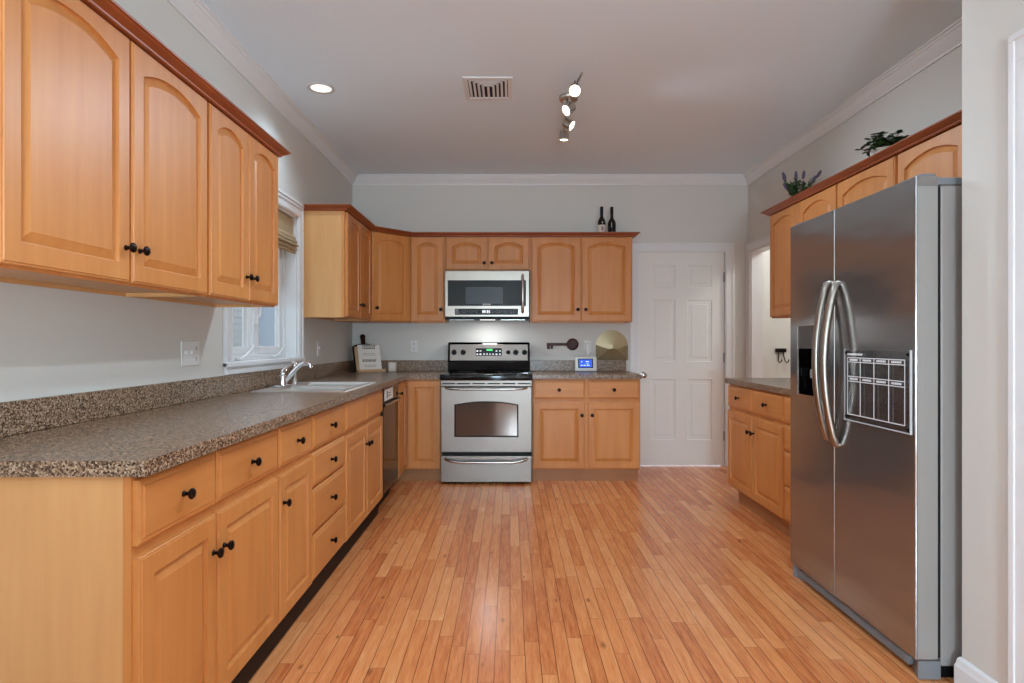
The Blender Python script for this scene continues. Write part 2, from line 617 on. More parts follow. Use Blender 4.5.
# closet door in the near right wall
bm = nb(); casing(bm, -NY1, -NY0, NZ, 0.088)
struct('trim_4', bm, WHITE, loc=(XN, 0, 0), rot=(0, 0, -PI / 2))
six_panel('door_2', NY1 - NY0 - 0.006, NZ - 0.012, 0.04, loc=(XN + 0.03, NY1 - 0.003, 0.010), rot=(0, 0, -PI / 2), kind='structure')

# ------------------------------------------------------------------ window over the sink (local frame: x -> +Y, front -y -> +X)
win = bpy.data.objects.new('window_1', None)
C.objects.link(win)
win.location = (XL, 0, 0)
win.rotation_euler = (0, 0, PI / 2)
win['kind'] = 'structure'
bm = nb()
casing(bm, WY0, WY1, WZ1, 0.080, zb=WZ0 - 0.02)
box(bm, WY0 - 0.09, WY1 + 0.09, -0.030, 0, WZ1 + 0.080, WZ1 + 0.098, 0.003, 1)
obj('window_casing', bm, WHITE, win)
bm = nb()
box(bm, WY0 - 0.08, WY1 + 0.08, -0.035, 0.10, WZ0 - 0.022, WZ0 + 0.004, 0.005)
box(bm, WY0 - 0.07, WY1 + 0.07, -0.016, 0.0, WZ0 - 0.062, WZ0 - 0.022, 0.003)
obj('window_sill', bm, WHITE, win)
bm = nb()
box(bm, WY0, WY0 + 0.012, 0, 0.14, WZ0, WZ1); box(bm, WY1 - 0.012, WY1, 0, 0.14, WZ0, WZ1); box(bm, WY0, WY1, 0, 0.14, WZ1 - 0.012, WZ1)
obj('jamb', bm, WHITE, win)
bm = nb()
xm = (WY0 + WY1) / 2
for a, b in ((WY0 + 0.012, WY0 + 0.04), (xm - 0.035, xm + 0.035), (WY1 - 0.04, WY1 - 0.012)):
    box(bm, a, b, 0.0755, 0.135, WZ0 + 0.035, WZ1 - 0.045)
box(bm, WY0 + 0.012, WY1 - 0.012, 0.075, 0.135, WZ0 + 0.004, WZ0 + 0.035, 0.003, 1)
box(bm, WY0 + 0.012, WY1 - 0.012, 0.075, 0.135, WZ1 - 0.045, WZ1 - 0.012, 0.003, 1)
obj('window_frame', bm, WHITE, win)
for a, b in ((WY0 + 0.04, xm - 0.035), (xm + 0.035, WY1 - 0.04)):
    bm = nb()
    z0, z1 = WZ0 + 0.035, WZ1 - 0.045
    s = 0.048
    box(bm, a, a + s, 0.09, 0.125, z0, z1, 0.004, 1); box(bm, b - s, b, 0.09, 0.125, z0, z1, 0.004, 1)
    box(bm, a + s, b - s, 0.09, 0.125, z0, z0 + s, 0.004, 1); box(bm, a + s, b - s, 0.09, 0.125, z1 - s, z1, 0.004, 1)
    sash = obj('sash', bm, WHITE, win)
    bm = nb(); box(bm, a + s, b - s, 0.106, 0.110, z0 + s, z1 - s)
    obj('pane', bm, GLASS, sash)
    # crank handle
    bm = nb()
    c = (a + b) / 2
    box(bm, c - 0.03, c + 0.03, 0.045, 0.075, WZ0 + 0.006, WZ0 + 0.024, 0.005)
    tube(bm, [(c, 0.05, WZ0 + 0.02), (c + 0.02, 0.035, WZ0 + 0.035), (c + 0.10, 0.03, WZ0 + 0.075), (c + 0.115, 0.03, WZ0 + 0.082)], [0.007, 0.006, 0.005, 0.005], 8)
    lathe(bm, [(0.004, 0), (0.009, 0.004), (0.009, 0.016), (0.004, 0.02)], 10, Matrix.Translation((c + 0.115, 0.03, WZ0 + 0.078)))
    obj('crank_handle', bm, WHITE, win, smooth=True)
bm = nb()
box(bm, xm - 0.012, xm + 0.012, 0.060, 0.076, 1.30, 1.36, 0.004)
tube(bm, [(xm, 0.062, 1.34), (xm, 0.050, 1.36), (xm, 0.046, 1.43)], 0.006, 8)
obj('lock_lever', bm, PLASTIC, win, smooth=True)

# roman shade, folded up
t = thing('roman_shade', 'tan folded roman shade at the top of the window over the sink', 'window shade', (XL, xm, WZ1 - 0.02), PI / 2)
wv = (WY1 - WY0) / 2 - 0.02
bm = nb(); box(bm, -wv, wv, 0.02, 0.045, -0.035, 0.0, 0.003)
obj('headrail', bm, FABRIC, t)
bm = nb()
box(bm, -wv, wv, 0.018, 0.024, -0.14, -0.0, 0.002)
for i, (z, d) in enumerate(((-0.14, 0.020), (-0.165, 0.032), (-0.190, 0.040), (-0.215, 0.030), (-0.238, 0.018))):
    pts = [(0.03, z + 0.03), (0.02 - d * 0.5, z + 0.022), (0.02 - d, z + 0.006), (0.02 - d, z - 0.004), (0.02 - d * 0.4, z - 0.008), (0.03, z)]
    lo = [bm.verts.new((-wv, y, zz)) for y, zz in pts]
    hi = [bm.verts.new((wv, y, zz)) for y, zz in pts]
    for q in range(len(pts)):
        r = (q + 1) % len(pts)
        bm.faces.new((lo[q], lo[r], hi[r], hi[q]))
    bm.faces.new(lo); bm.faces.new(hi)
obj('folds', bm, FABRIC, t)

# outside: pale neighbouring house and lawn
bm = nb(); box(bm, -14, XO - 0.02, -8, 22, -0.6, -0.5)
struct('trim_5_ground', bm, GRASS).name = 'ground_outside'
h = thing('neighbor_house', 'pale sided house seen through the window over the sink', 'house', (-5.0, 10.0, -0.5))
bm = nb()
box(bm, -2.5, 0, -2.2, 4.5, 0, 3.6)
for i in range(28):
    box(bm, 0.0, 0.012, -2.2, 4.5, 0.12 * i + 0.1, 0.12 * i + 0.125)
obj('siding_wall', bm, SIDING, h)
bm = nb(); prism(bm, [(-2.8, 3.5), (0.3, 3.5), (-1.25, 5.0)], -2.5, 4.8, Matrix(((1, 0, 0, 0), (0, 0, 1, 0), (0, 1, 0, 0), (0, 0, 0, 1))))
obj('roof', bm, mat('roof_shingle', rgb(104, 108, 116), 0.9), h)
FARGLASS = mat('far_glass', rgb(96, 112, 128), 0.1)
for a_ in (-1.0, 1.8):
    bm = nb(); box(bm, 0.012, 0.05, a_, a_ + 1.2, 1.2, 2.6)
    obj('window', bm, FARGLASS, h)


# ------------------------------------------------------------------ cabinets
KNOB = None


def knob_mesh():
    global KNOB
    if KNOB is None:
        bm = nb()
        lathe(bm, [(0.0085, 0), (0.0085, 0.003), (0.0055, 0.006), (0.0055, 0.014), (0.012, 0.018), (0.0155, 0.022), (0.0155, 0.025),
                   (0.012, 0.029), (0.005, 0.031)], 16, Matrix.Rotation(PI / 2, 4, 'X'))
        finish(bm)
        KNOB = bpy.data.meshes.new('knob')
        bm.to_mesh(KNOB); bm.free()
        KNOB.materials.append(BRONZE)
        KNOB.polygons.foreach_set('use_smooth', [True] * len(KNOB.polygons))
        KNOB.set_sharp_from_angle(angle=math.radians(40))
    return KNOB


def knob(parent, x, z, y=-0.02):
    o = bpy.data.objects.new('knob', knob_mesh())
    C.objects.link(o)
    o.parent = parent
    o.location = (x, y, z)
    return o


DT = 0.02   # door thickness


def door_bm(w, h, arch=False, s=0.056, rb=0.056, rt=None, rise=0.042):
    n = 14
    if rt is None:
        rt = 0.046 if arch else 0.056
    half = w / 2 - s
    if not arch:
        rise = 0
    rise = min(rise, half * 0.45)

    def inner(d, y):
        hd = half - d
        pts = [(w / 2 - hd, y, rb + d), (w / 2 + hd, y, rb + d)]
        for i in range(n + 1):
            x = hd - 2 * hd * i / n
            if rise:
                R = (half * half + rise * rise) / (2 * rise)
                zc_ = h - rt - R
                z = zc_ + math.sqrt(max((R - d) ** 2 - x * x, 1e-9))
            else:
                z = h - rt - d
            pts.append((w / 2 + x, y, z))
        return pts

    def outer(d, y):
        pts = [(d, y, d), (w - d, y, d)]
        for i in range(n + 1):
            x = half - 2 * half * i / n
            if i == 0:
                xx = w - d
            elif i == n:
                xx = d
            else:
                xx = w / 2 + x
            pts.append((xx, y, h - d))
        return pts
    bm = nb()
    rings = [outer(0, 0), outer(0, -DT + 0.006), outer(0.003, -DT + 0.0035), outer(0.0065, -DT + 0.0035), outer(0.008, -DT),
             inner(0, -DT), inner(0.002, -DT + 0.010), inner(0.006, -DT + 0.012), inner(0.030, -DT + 0.003), inner(0.032, -DT + 0.0018)]
    rings_mesh(bm, rings)
    return bm


def drawer_bm(w, h):
    def r(d, y):
        return [(d, y, d), (w - d, y, d), (w - d, y, h - d), (d, y, h - d)]
    bm = nb()
    rings_mesh(bm, [r(0, 0), r(0, -DT + 0.008), r(0.006, -DT + 0.004), r(0.014, -DT + 0.003), r(0.018, -DT)])
    return bm


def add_front(root, f, M=None):
    """f: dict kind, x0,x1,z0,z1, knob=(x,z) absolute in cabinet frame or None"""
    w, h = f['x1'] - f['x0'], f['z1'] - f['z0']
    if f['kind'] == 'drawer':
        o = obj('drawer_front', drawer_bm(w, h), MAPLE_H, root)
    else:
        o = obj('door', door_bm(w, h, f.get('arch', False), s=min(0.056, w * 0.2)), MAPLE, root)
    base = Matrix.Translation((f['x0'], 0, f['z0']))
    if M is not None:
        base = M @ base
    o.matrix_local = base
    if f.get('knob'):
        kx, kz = f['knob']
        knob(o, kx - f['x0'], kz - f['z0'])
    return o


def drw(x0, x1, z0, z1, kn=True):
    return dict(kind='drawer', x0=x0, x1=x1, z0=z0, z1=z1, knob=((x0 + x1) / 2, (z0 + z1) / 2) if kn else None)


def dr(x0, x1, z0, z1, side, arch=False, up=False):
    kx = x1 - 0.026 if side == 'R' else x0 + 0.034
    kz = (z0 + (0.105 if z1 - z0 > 0.5 else 0.06)) if arch or up else z1 - 0.110
    if side is None:
        return dict(kind='door', x0=x0, x1=x1, z0=z0, z1=z1, arch=arch, knob=None)
    return dict(kind='door', x0=x0, x1=x1, z0=z0, z1=z1, arch=arch, knob=(kx, kz))


def face_frame(w, z0, z1, bars=(), mids=(), st=0.035):
    bm = nb()
    box(bm, 0, st, 0, 0.019, z0, z1); box(bm, w - st, w, 0, 0.019, z0, z1)
    box(bm, st, w - st, 0, 0.019, z0, z0 + st); box(bm, st, w - st, 0, 0.019, z1 - st, z1)
    for z in bars:
        box(bm, st, w - st, 0, 0.019, z - 0.018, z + 0.018)
    cuts = [z0 + st] + [v for z in sorted(bars) for v in (z - 0.018, z + 0.018)] + [z1 - st]
    for x in mids:
        for za, zb in zip(cuts[0::2], cuts[1::2]):
            box(bm, x - 0.018, x + 0.018, 0, 0.019, za, zb)
    return bm


def base_cabinet(label, loc, rotz, w, fronts, bars=(0.69,), mids=(), depth=0.60, group=None, kick=(0.0, 0.0), rec=0.014, kmat=None):
    t = thing('base_cabinet', label, 'cabinet', loc, rotz, group)
    bm = nb()
    Z0, Z1 = 0.10, 0.874
    tk = 0.016
    box(bm, 0, tk, 0.0195, depth, Z0, Z1); box(bm, w - tk, w, 0.0195, depth, Z0, Z1)
    box(bm, tk, w - tk, depth - 0.01, depth, Z0, Z1)
    box(bm, tk, w - tk, 0.0195, depth - 0.01, Z0, Z0 + tk)
    box(bm, tk, w - tk, 0.0195, 0.10, Z1 - tk, Z1)
    obj('carcass', bm, VENEER, t)
    obj('face_frame', face_frame(w, Z0, Z1, bars, mids), MAPLE, t)
    bm = nb()
    box(bm, kick[0], w - kick[1], rec, rec + 0.015, 0.0, Z0)
    box(bm, kick[0], kick[0] + 0.016, rec + 0.015, depth, 0.0, Z0)
    box(bm, w - kick[1] - 0.016, w - kick[1], rec + 0.015, depth, 0.0, Z0)
    obj('toe_kick', bm, kmat or (KICKSHADE if rotz > 0.1 else KICKWOOD), t)
    for f in fronts:
        add_front(t, f)
    return t


UZ0, UZ1 = 1.37, 2.142


def wall_cabinet(label, loc, rotz, w, fronts, z0=UZ0, z1=UZ1, depth=0.304, mids=(), group=None):
    t = thing('upper_cabinet', label, 'cabinet', loc, rotz, group)
    bm = nb()
    tk = 0.016
    h = z1 - z0
    box(bm, 0, tk, 0.0195, depth, 0, h); box(bm, w - tk, w, 0.0195, depth, 0, h)
    box(bm, tk, w - tk, depth - 0.008, depth, 0, h)
    box(bm, tk, w - tk, 0.0195, depth - 0.008, 0.014, 0.014 + tk)
    box(bm, tk, w - tk, 0.0195, depth - 0.008, h - tk, h)
    obj('carcass', bm, VENEER, t)
    obj('face_frame', face_frame(w, 0, h, (), mids), MAPLE, t)
    for f in fronts:
        g = dict(f)
        g['z0'] -= z0; g['z1'] -= z0
        if g.get('knob'):
            g['knob'] = (g['knob'][0], g['knob'][1] - z0)
        add_front(t, g)
    return t


RL, RR = PI / 2, -PI / 2
XFB = -0.904          # left run base face frame
ZD0, ZD1, ZT0, ZT1 = 0.108, 0.676, 0.704, 0.862
G1 = 'base cabinets under the left countertop'
# --- left base run
y0 = 1.455
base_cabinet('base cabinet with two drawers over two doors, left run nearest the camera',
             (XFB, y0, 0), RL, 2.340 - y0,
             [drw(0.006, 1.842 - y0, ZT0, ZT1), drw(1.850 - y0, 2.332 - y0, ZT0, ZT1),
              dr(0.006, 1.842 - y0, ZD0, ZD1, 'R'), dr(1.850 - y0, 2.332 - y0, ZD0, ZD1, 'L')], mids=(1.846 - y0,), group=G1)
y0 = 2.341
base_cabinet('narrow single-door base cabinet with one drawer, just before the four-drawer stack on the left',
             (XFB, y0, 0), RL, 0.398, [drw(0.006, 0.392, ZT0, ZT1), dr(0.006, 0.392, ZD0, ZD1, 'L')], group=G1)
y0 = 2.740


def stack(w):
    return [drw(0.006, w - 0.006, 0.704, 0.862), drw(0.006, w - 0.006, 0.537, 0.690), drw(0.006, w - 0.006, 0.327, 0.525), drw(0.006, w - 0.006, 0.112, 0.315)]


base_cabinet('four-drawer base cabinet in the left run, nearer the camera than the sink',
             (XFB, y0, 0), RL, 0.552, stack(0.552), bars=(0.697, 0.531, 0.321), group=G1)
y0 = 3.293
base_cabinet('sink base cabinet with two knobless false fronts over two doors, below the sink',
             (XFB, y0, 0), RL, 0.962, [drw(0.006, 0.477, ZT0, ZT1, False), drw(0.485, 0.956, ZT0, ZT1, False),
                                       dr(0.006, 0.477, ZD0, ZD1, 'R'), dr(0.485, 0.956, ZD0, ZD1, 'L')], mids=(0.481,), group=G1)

# --- corner base with two hinged doors meeting at the inside corner
YFB = YB - 0.602      # back run face frame
t = thing('corner_base_cabinet', 'corner base cabinet with two full-height doors meeting in the inside corner by the dishwasher', 'cabinet', (XFB, YFB, 0), 0, G1)
bm = nb()
L1 = -(YFB - 4.835)
poly = [(0, 0), (0, L1), (-0.60, L1), (-0.60, 0.60), (0.316, 0.60), (0.316, 0)]
prism(bm, poly, 0.10, 0.874)
obj('carcass', bm, MAPLE, t)
bm = nb()
k_ = 0.068
prism(bm, [(-k_, L1 + 0.02), (-0.58, L1 + 0.02), (-0.58, 0.58), (0.316, 0.58), (0.316, 0.006), (0, 0.006), (-k_, 0.006)], 0.0, 0.10)
obj('toe_kick', bm, KICKWOOD, t)
add_front(t, dict(kind='door', x0=0.028, x1=0.312, z0=ZD0, z1=0.862, knob=None))
f = dict(kind='door', x0=0.006, x1=-L1 - 0.024, z0=ZD0, z1=0.862, knob=(0.04, 0.78))
add_front(t, f, Matrix.Translation((0, L1, 0)) @ Matrix.Rotation(PI / 2, 4, 'Z'))

# --- right of the range
base_cabinet('base cabinet with two drawers over two doors, right of the range',
             (0.192, YFB, 0), 0, 0.924, [drw(0.006, 0.448, ZT0, ZT1), drw(0.474, 0.917, ZT0, ZT1),
                                         dr(0.006, 0.448, ZD0, ZD1, 'R'), dr(0.474, 0.917, ZD0, ZD1, 'L')], mids=(0.461,), kick=(0, 0.02), rec=0.006)
# --- right wall
XFR = 1.684
base_cabinet('base cabinet with two drawers over two doors, on the right wall',
             (XFR, 4.675, 0), RR, 0.955, [drw(0.006, 0.470, ZT0, ZT1), drw(0.478, 0.949, ZT0, ZT1),
                                          dr(0.006, 0.470, ZD0, ZD1, 'R'), dr(0.478, 0.949, ZD0, ZD1, 'L')], mids=(0.474,), depth=0.586, kick=(0.13, 0), rec=0.02)
base_cabinet('four-drawer base cabinet mostly hidden behind the refrigerator',
             (XFR, 3.719, 0), RR, 0.575, stack(0.575), bars=(0.697, 0.531, 0.321), depth=0.586, rec=0.02)

# --- wall cabinets
XFU = -1.200
UA0, UA1 = UZ0 + 0.008, UZ1 - 0.006
G2 = 'wall cabinets along the left wall'
wall_cabinet('large two-door wall cabinet nearest the camera on the left wall', (XFU, 1.410, UZ0), RL, 0.982,
             [dr(0.006, 0.489, UA0, UA1, 'R', True), dr(0.499, 0.974, UA0, UA1, 'L', True)], mids=(0.494,), group=G2)
wall_cabinet('narrower two-door wall cabinet on the left wall beside the near edge of the window', (XFU, 2.394, UZ0), RL, 0.722,
             [dr(0.012, 0.362, UA0, UA1, 'R', True), dr(0.368, 0.718, UA0, UA1, 'L', True)], mids=(0.365,), group=G2)
wall_cabinet('two-door wall cabinet between the window and the diagonal corner cabinet', (XFU, 4.420, UZ0), RL, 0.790,
             [dr(0.018, 0.397, UA0, UA1, 'R', True), dr(0.403, 0.780, UA0, UA1, 'L', True)], mids=(0.400,), group=G2)
# diagonal corner cabinet
YFU = YB - 0.306
pA, pB = Vector((XFU, 5.212)), Vector((-0.902, YFU))
ang = math.atan2(pB.y - pA.y, pB.x - pA.x)
dw = (pB - pA).length
t = thing('upper_cabinet', 'diagonal one-door wall cabinet in the corner above the recipe stand', 'cabinet', (pA.x, pA.y, UZ0), ang)
inv = Matrix.Rotation(-ang, 4, 'Z') @ Matrix.Translation((-pA.x, -pA.y, 0))
bm = nb()
prism(bm, [(pA.x, pA.y), (pB.x, pB.y), (pB.x, YB - 0.001), (XL + 0.001, YB - 0.001), (XL + 0.001, pA.y)], 0, UZ1 - UZ0, inv)
obj('carcass', bm, MAPLE, t)
add_front(t, dr(0.016, dw - 0.016, 0.008, UZ1 - UZ0 - 0.006, 'L', True))
# back wall cabinets
wall_cabinet('tall one-door wall cabinet just left of the microwave', (-0.901, YFU, UZ0), 0, 0.314,
             [dr(0.008, 0.304, UA0, UA1, 'R', True)])
wall_cabinet('short two-door wall cabinet directly above the microwave', (-0.584, YFU, 1.835), 0, 0.765,
             [dr(0.008, 0.378, 1.843, UA1, 'R', True), dr(0.387, 0.757, 1.843, UA1, 'L', True)], z0=1.835, mids=(0.3825,))
wall_cabinet('two-door wall cabinet right of the microwave with wine bottles on top', (0.182, YFU, UZ0), 0, 0.926,
             [dr(0.012, 0.456, UA0, UA1, 'R', True), dr(0.466, 0.914, UA0, UA1, 'L', True)], mids=(0.461,))
# right wall
XFUR = 1.969
wall_cabinet('two-door wall cabinet at the far end of the right wall, over the right counter', (XFUR, 4.590, UZ0), RR, 0.940,
             [dr(0.008, 0.463, UA0, UA1, 'R', True), dr(0.471, 0.930, UA0, UA1, 'L', True)], mids=(0.467,))
wall_cabinet('one-door wall cabinet on the right wall below the leafy potted plant', (XFUR, 3.648, UZ0), RR, 0.562,
             [dr(0.010, 0.552, UA0, UA1, 'L', True)])
wall_cabinet('short two-door wall cabinet above the refrigerator', (XFUR, 3.083, 1.815), RR, 0.975,
             [dr(0.010, 0.484, 1.823, UA1, 'R', True), dr(0.492, 0.966, 1.823, UA1, 'L', True)], z0=1.815, mids=(0.488,))

# cabinet crowns
z = UZ1 + 0.0006
ccp = [(-0.014, z), (0.022, z), (0.026, z + 0.004), (0.027, z + 0.009), (0.036, z + 0.014), (0.048, z + 0.021), (0.052, z + 0.026), (0.059, z + 0.028), (0.060, z + 0.034), (-0.014, z + 0.034)]
bm = nb(); sweep(bm, [(XL, 3.118), (XFU, 3.118), (XFU, 1.408), (XL, 1.408)], ccp, 1)
tag(obj('cabinet_crown', bm, CROWNWOOD), 'dark wood crown moulding on top of the near left wall cabinets', 'moulding')
bm = nb(); sweep(bm, [(XL, 4.418), (XFU, 4.418), (XFU, 5.212), (-0.902, YFU), (1.110, YFU), (1.110, YB)], ccp, -1)
tag(obj('cabinet_crown', bm, CROWNWOOD), 'dark wood crown moulding bending round the corner onto the back wall cabinets', 'moulding')
bm = nb(); sweep(bm, [(XR, 4.592), (XFUR, 4.592), (XFUR, 2.105)], ccp, -1)
tag(obj('cabinet_crown', bm, CROWNWOOD), 'dark wood crown moulding on top of the right wall cabinets, below the plants', 'moulding')

# ------------------------------------------------------------------ countertops
CZ0, CZ1 = 0.876, 0.914
CXF = -0.859
CYF = YB - 0.640
SKX0, SKX1, SKY0, SKY1 = -1.405, -0.93, 3.385, 4.115
SPL = 1.016
t = thing('countertop', 'brown speckled L-shaped countertop along the left wall holding the sink', 'countertop', (XL, 1.4356, CZ0))


def shift(bm, o):
    bmesh.ops.translate(bm, verts=bm.verts[:], vec=-Vector(o.location))
    return bm


bm = nb()
a = 0.002
# L-shaped slab with a rectangular sink hole, as one clean mesh
xs = [XL + a, SKX0, SKX1, CXF, -0.586]
ys = [1.4356, SKY0, SKY1, CYF, YB - a]
cells = {(i, j) for i in range(3) for j in range(4)} | {(3, 3)}
cells.discard((1, 1))
vt = {}


def V(i, j, z):
    if (i, j, z) not in vt:
        vt[(i, j, z)] = bm.verts.new((xs[i], ys[j], z))
    return vt[(i, j, z)]


for (i, j) in cells:
    bm.faces.new((V(i, j, CZ1), V(i + 1, j, CZ1), V(i + 1, j + 1, CZ1), V(i, j + 1, CZ1)))
    bm.faces.new((V(i, j, CZ0), V(i, j + 1, CZ0), V(i + 1, j + 1, CZ0), V(i + 1, j, CZ0)))
    for (di, dj, p, q) in ((-1, 0, (0, 0), (0, 1)), (1, 0, (1, 0), (1, 1)), (0, -1, (0, 0), (1, 0)), (0, 1, (0, 1), (1, 1))):
        if (i + di, j + dj) not in cells:
            bm.faces.new((V(i + p[0], j + p[1], CZ0), V(i + q[0], j + q[1], CZ0), V(i + q[0], j + q[1], CZ1), V(i + p[0], j + p[1], CZ1)))
obj('worktop', shift(bm, t), GRAN, t)
bm = nb()
box(bm, XL + a, XL + 0.021, 1.4356, YB - a, CZ1 + 0.0005, SPL, 0.002, 1)
box(bm, XL + 0.0215, -0.586, YB - 0.021, YB - a, CZ1 + 0.0005, SPL, 0.002, 1)
obj('backsplash', shift(bm, t), GRAN, t)

t = thing('countertop', 'short speckled countertop between the range and the white back door', 'countertop', (0.190, YB, CZ0))
bm = nb(); box(bm, 0.190, 1.121, CYF, YB - a, CZ0, CZ1, 0.003, 2)
obj('worktop', shift(bm, t), GRAN, t)
bm = nb(); box(bm, 0.190, 1.107, YB - 0.021, YB - a, CZ1 + 0.0005, SPL, 0.002, 1)
obj('backsplash', shift(bm, t), GRAN, t)

t = thing('countertop', 'speckled countertop on the right wall running behind the refrigerator', 'countertop', (XR, 3.9, CZ0))
bm = nb(); box(bm, 1.655, XR - a, 3.140, 4.700, CZ0, CZ1, 0.003, 2)
obj('worktop', shift(bm, t), GRAN, t)
bm = nb(); box(bm, XR - 0.021, XR - a, 3.140, 4.700, CZ1 + 0.0005, SPL, 0.002, 1)
obj('backsplash', shift(bm, t), GRAN, t)

# ------------------------------------------------------------------ sink and faucet
t = thing('kitchen_sink', 'stainless steel double-bowl sink set into the left countertop', 'sink', ((SKX0 + SKX1) / 2, (SKY0 + SKY1) / 2, CZ1))
cx, cy = t.location.x, t.location.y


def rrect(x0, x1, y0, y1, r, z, n=5):
    pts = []
    for (px, py, a0) in ((x1 - r, y0 + r, -PI / 2), (x1 - r, y1 - r, 0), (x0 + r, y1 - r, PI / 2), (x0 + r, y0 + r, PI)):
        for i in range(n + 1):
            aa = a0 + PI / 2 * i / n
            pts.append((px + r * math.cos(aa), py + r * math.sin(aa), z))
    return pts


bm = nb()
ox0, ox1, oy0, oy1 = SKX0 - 0.022 - cx, SKX1 + 0.018 - cx, SKY0 - 0.02 - cy, SKY1 + 0.02 - cy
# rim top as grid cells around two bowls
b1 = (ox0 + 0.085, ox1 - 0.03, oy0 + 0.03, -0.015)
b2 = (ox0 + 0.085, ox1 - 0.03, 0.015, oy1 - 0.03)
zt = 0.008
gx = [ox0, ox0 + 0.085, ox1 - 0.03, ox1]
gy = [oy0, oy0 + 0.03, -0.015, 0.015, oy1 - 0.03, oy1]
for i in range(3):
    for j in range(5):
        if i == 1 and j in (1, 3):
            continue
        bm.faces.new([bm.verts.new(p) for p in ((gx[i], gy[j], zt), (gx[i + 1], gy[j], zt), (gx[i + 1], gy[j + 1], zt), (gx[i], gy[j + 1], zt))])
e = 0.004
o4 = [(ox0, oy0), (ox1, oy0), (ox1, oy1), (ox0, oy1)]
o5 = [(ox0 - e, oy0 - e), (ox1 + e, oy0 - e), (ox1 + e, oy1 + e), (ox0 - e, oy1 + e)]
for q in range(4):
    r = (q + 1) % 4
    bm.faces.new([bm.verts.new(p) for p in ((*o4[q], zt), (*o4[r], zt), (*o5[r], 0.0005), (*o5[q], 0.0005))])
bmesh.ops.remove_doubles(bm, verts=bm.verts[:], dist=1e-5)
obj('rim', bm, SINKST, t)
for (x0, x1, yy0, yy1) in (b1, b2):
    bm = nb()
    r4 = lambda d, z: [(x0 + d, yy0 + d, z), (x1 - d, yy0 + d, z), (x1 - d, yy1 - d, z), (x0 + d, yy1 - d, z)]
    rings_mesh(bm, [r4(0, zt), r4(0.008, zt - 0.012), r4(0.014, -0.16), r4(0.04, -0.178)], cap_first=False)
    bo = obj('bowl', bm, SINKST, t)
    bm = nb(); lathe(bm, [(0.045, 0.0), (0.042, 0.003), (0.03, 0.001), (0.028, -0.004)], 20, Matrix.Translation(((x0 + x1) / 2, (yy0 + yy1) / 2, -0.177)))
    obj('drain', bm, CHROME, bo, smooth=True)

t = thing('faucet', 'chrome lever faucet on the back rim of the sink', 'faucet', (-1.378, 3.70, CZ1 + 0.008))
bm = nb(); box(bm, -0.028, 0.028, -0.10, 0.10, 0, 0.012, 0.005)
obj('base_plate', bm, CHROME, t, smooth=True)
bm = nb()
lathe(bm, [(0.026, 0.012), (0.025, 0.05), (0.022, 0.066), (0.010, 0.076)], 18)
obj('faucet_body', bm, CHROME, t, smooth=True)
bm = nb()
tube(bm, [(0.012, 0.0, 0.030), (0.04, 0.002, 0.062), (0.075, 0.004, 0.102), (0.10, 0.006, 0.126), (0.125, 0.008, 0.140), (0.148, 0.009, 0.141), (0.162, 0.01, 0.134), (0.165, 0.01, 0.114)],
     [0.015, 0.014, 0.0125, 0.012, 0.0118, 0.0118, 0.0125, 0.0125], 12)
obj('spout', bm, CHROME, t, smooth=True)
bm = nb()
tube(bm, [(0.0, 0.0, 0.070), (-0.006, 0.02, 0.090), (0.004, 0.06, 0.108), (0.014, 0.10, 0.122), (0.018, 0.13, 0.134)], [0.017, 0.014, 0.010, 0.009, 0.008], 10)
obj('lever_handle', bm, CHROME, t, smooth=True)
t = thing('side_sprayer', 'chrome side sprayer standing on the sink rim just past the faucet', 'sprayer', (-1.372, 3.885, CZ1 + 0.008))
bm = nb(); lathe(bm, [(0.024, 0), (0.022, 0.008), (0.016, 0.018), (0.015, 0.035)], 16)
obj('collar', bm, CHROME, t, smooth=True)
bm = nb(); lathe(bm, [(0.012, 0.035), (0.014, 0.08), (0.018, 0.115), (0.019, 0.138), (0.012, 0.148)], 16)
obj('spray_head', bm, CHROME, t, smooth=True)

# ------------------------------------------------------------------ dishwasher
t = thing('dishwasher', 'glossy black dishwasher between the sink cabinet and the corner cabinet', 'dishwasher', (XFB, 4.258, 0), RL)
w = 0.572
bm = nb(); box(bm, 0.0, w, 0.012, 0.58, 0.10, 0.870)
obj('body', bm, BLACK, t)
bm = nb(); box(bm, 0.002, w - 0.002, -0.02, 0.011, 0.12, 0.735, 0.004)
dd = obj('door', bm, BLACKGLOSS, t)
bm = nb(); box(bm, 0.002, w - 0.002, -0.022, 0.011, 0.742, 0.868, 0.004)
cpn = obj('control_panel', bm, BLACKGLOSS, t)
bm = nb()
tube(bm, [(0.04, -0.022, 0.748), (0.06, -0.044, 0.750), (w - 0.06, -0.044, 0.750), (w - 0.04, -0.022, 0.748)], 0.009, 8)
obj('handle', bm, NICKEL, cpn, smooth=True)
bm = nb(); box(bm, 0.03, 0.33, -0.0235, -0.022, 0.775, 0.855)
stk = obj('sticker', bm, PAPER, cpn); stk['label'] = 'white sticker'
bm = nb(); box(bm, 0.10, 0.13, -0.0242, -0.0235, 0.79, 0.84); box(bm, 0.15, 0.26, -0.0242, -0.0235, 0.80, 0.806); box(bm, 0.15, 0.24, -0.0242, -0.0235, 0.82, 0.826)
obj('print', bm, INK, stk)
bm = nb(); box(bm, 0.005, w - 0.005, 0.05, 0.06, 0.0, 0.10)
obj('toe_kick', bm, BLACK, t)

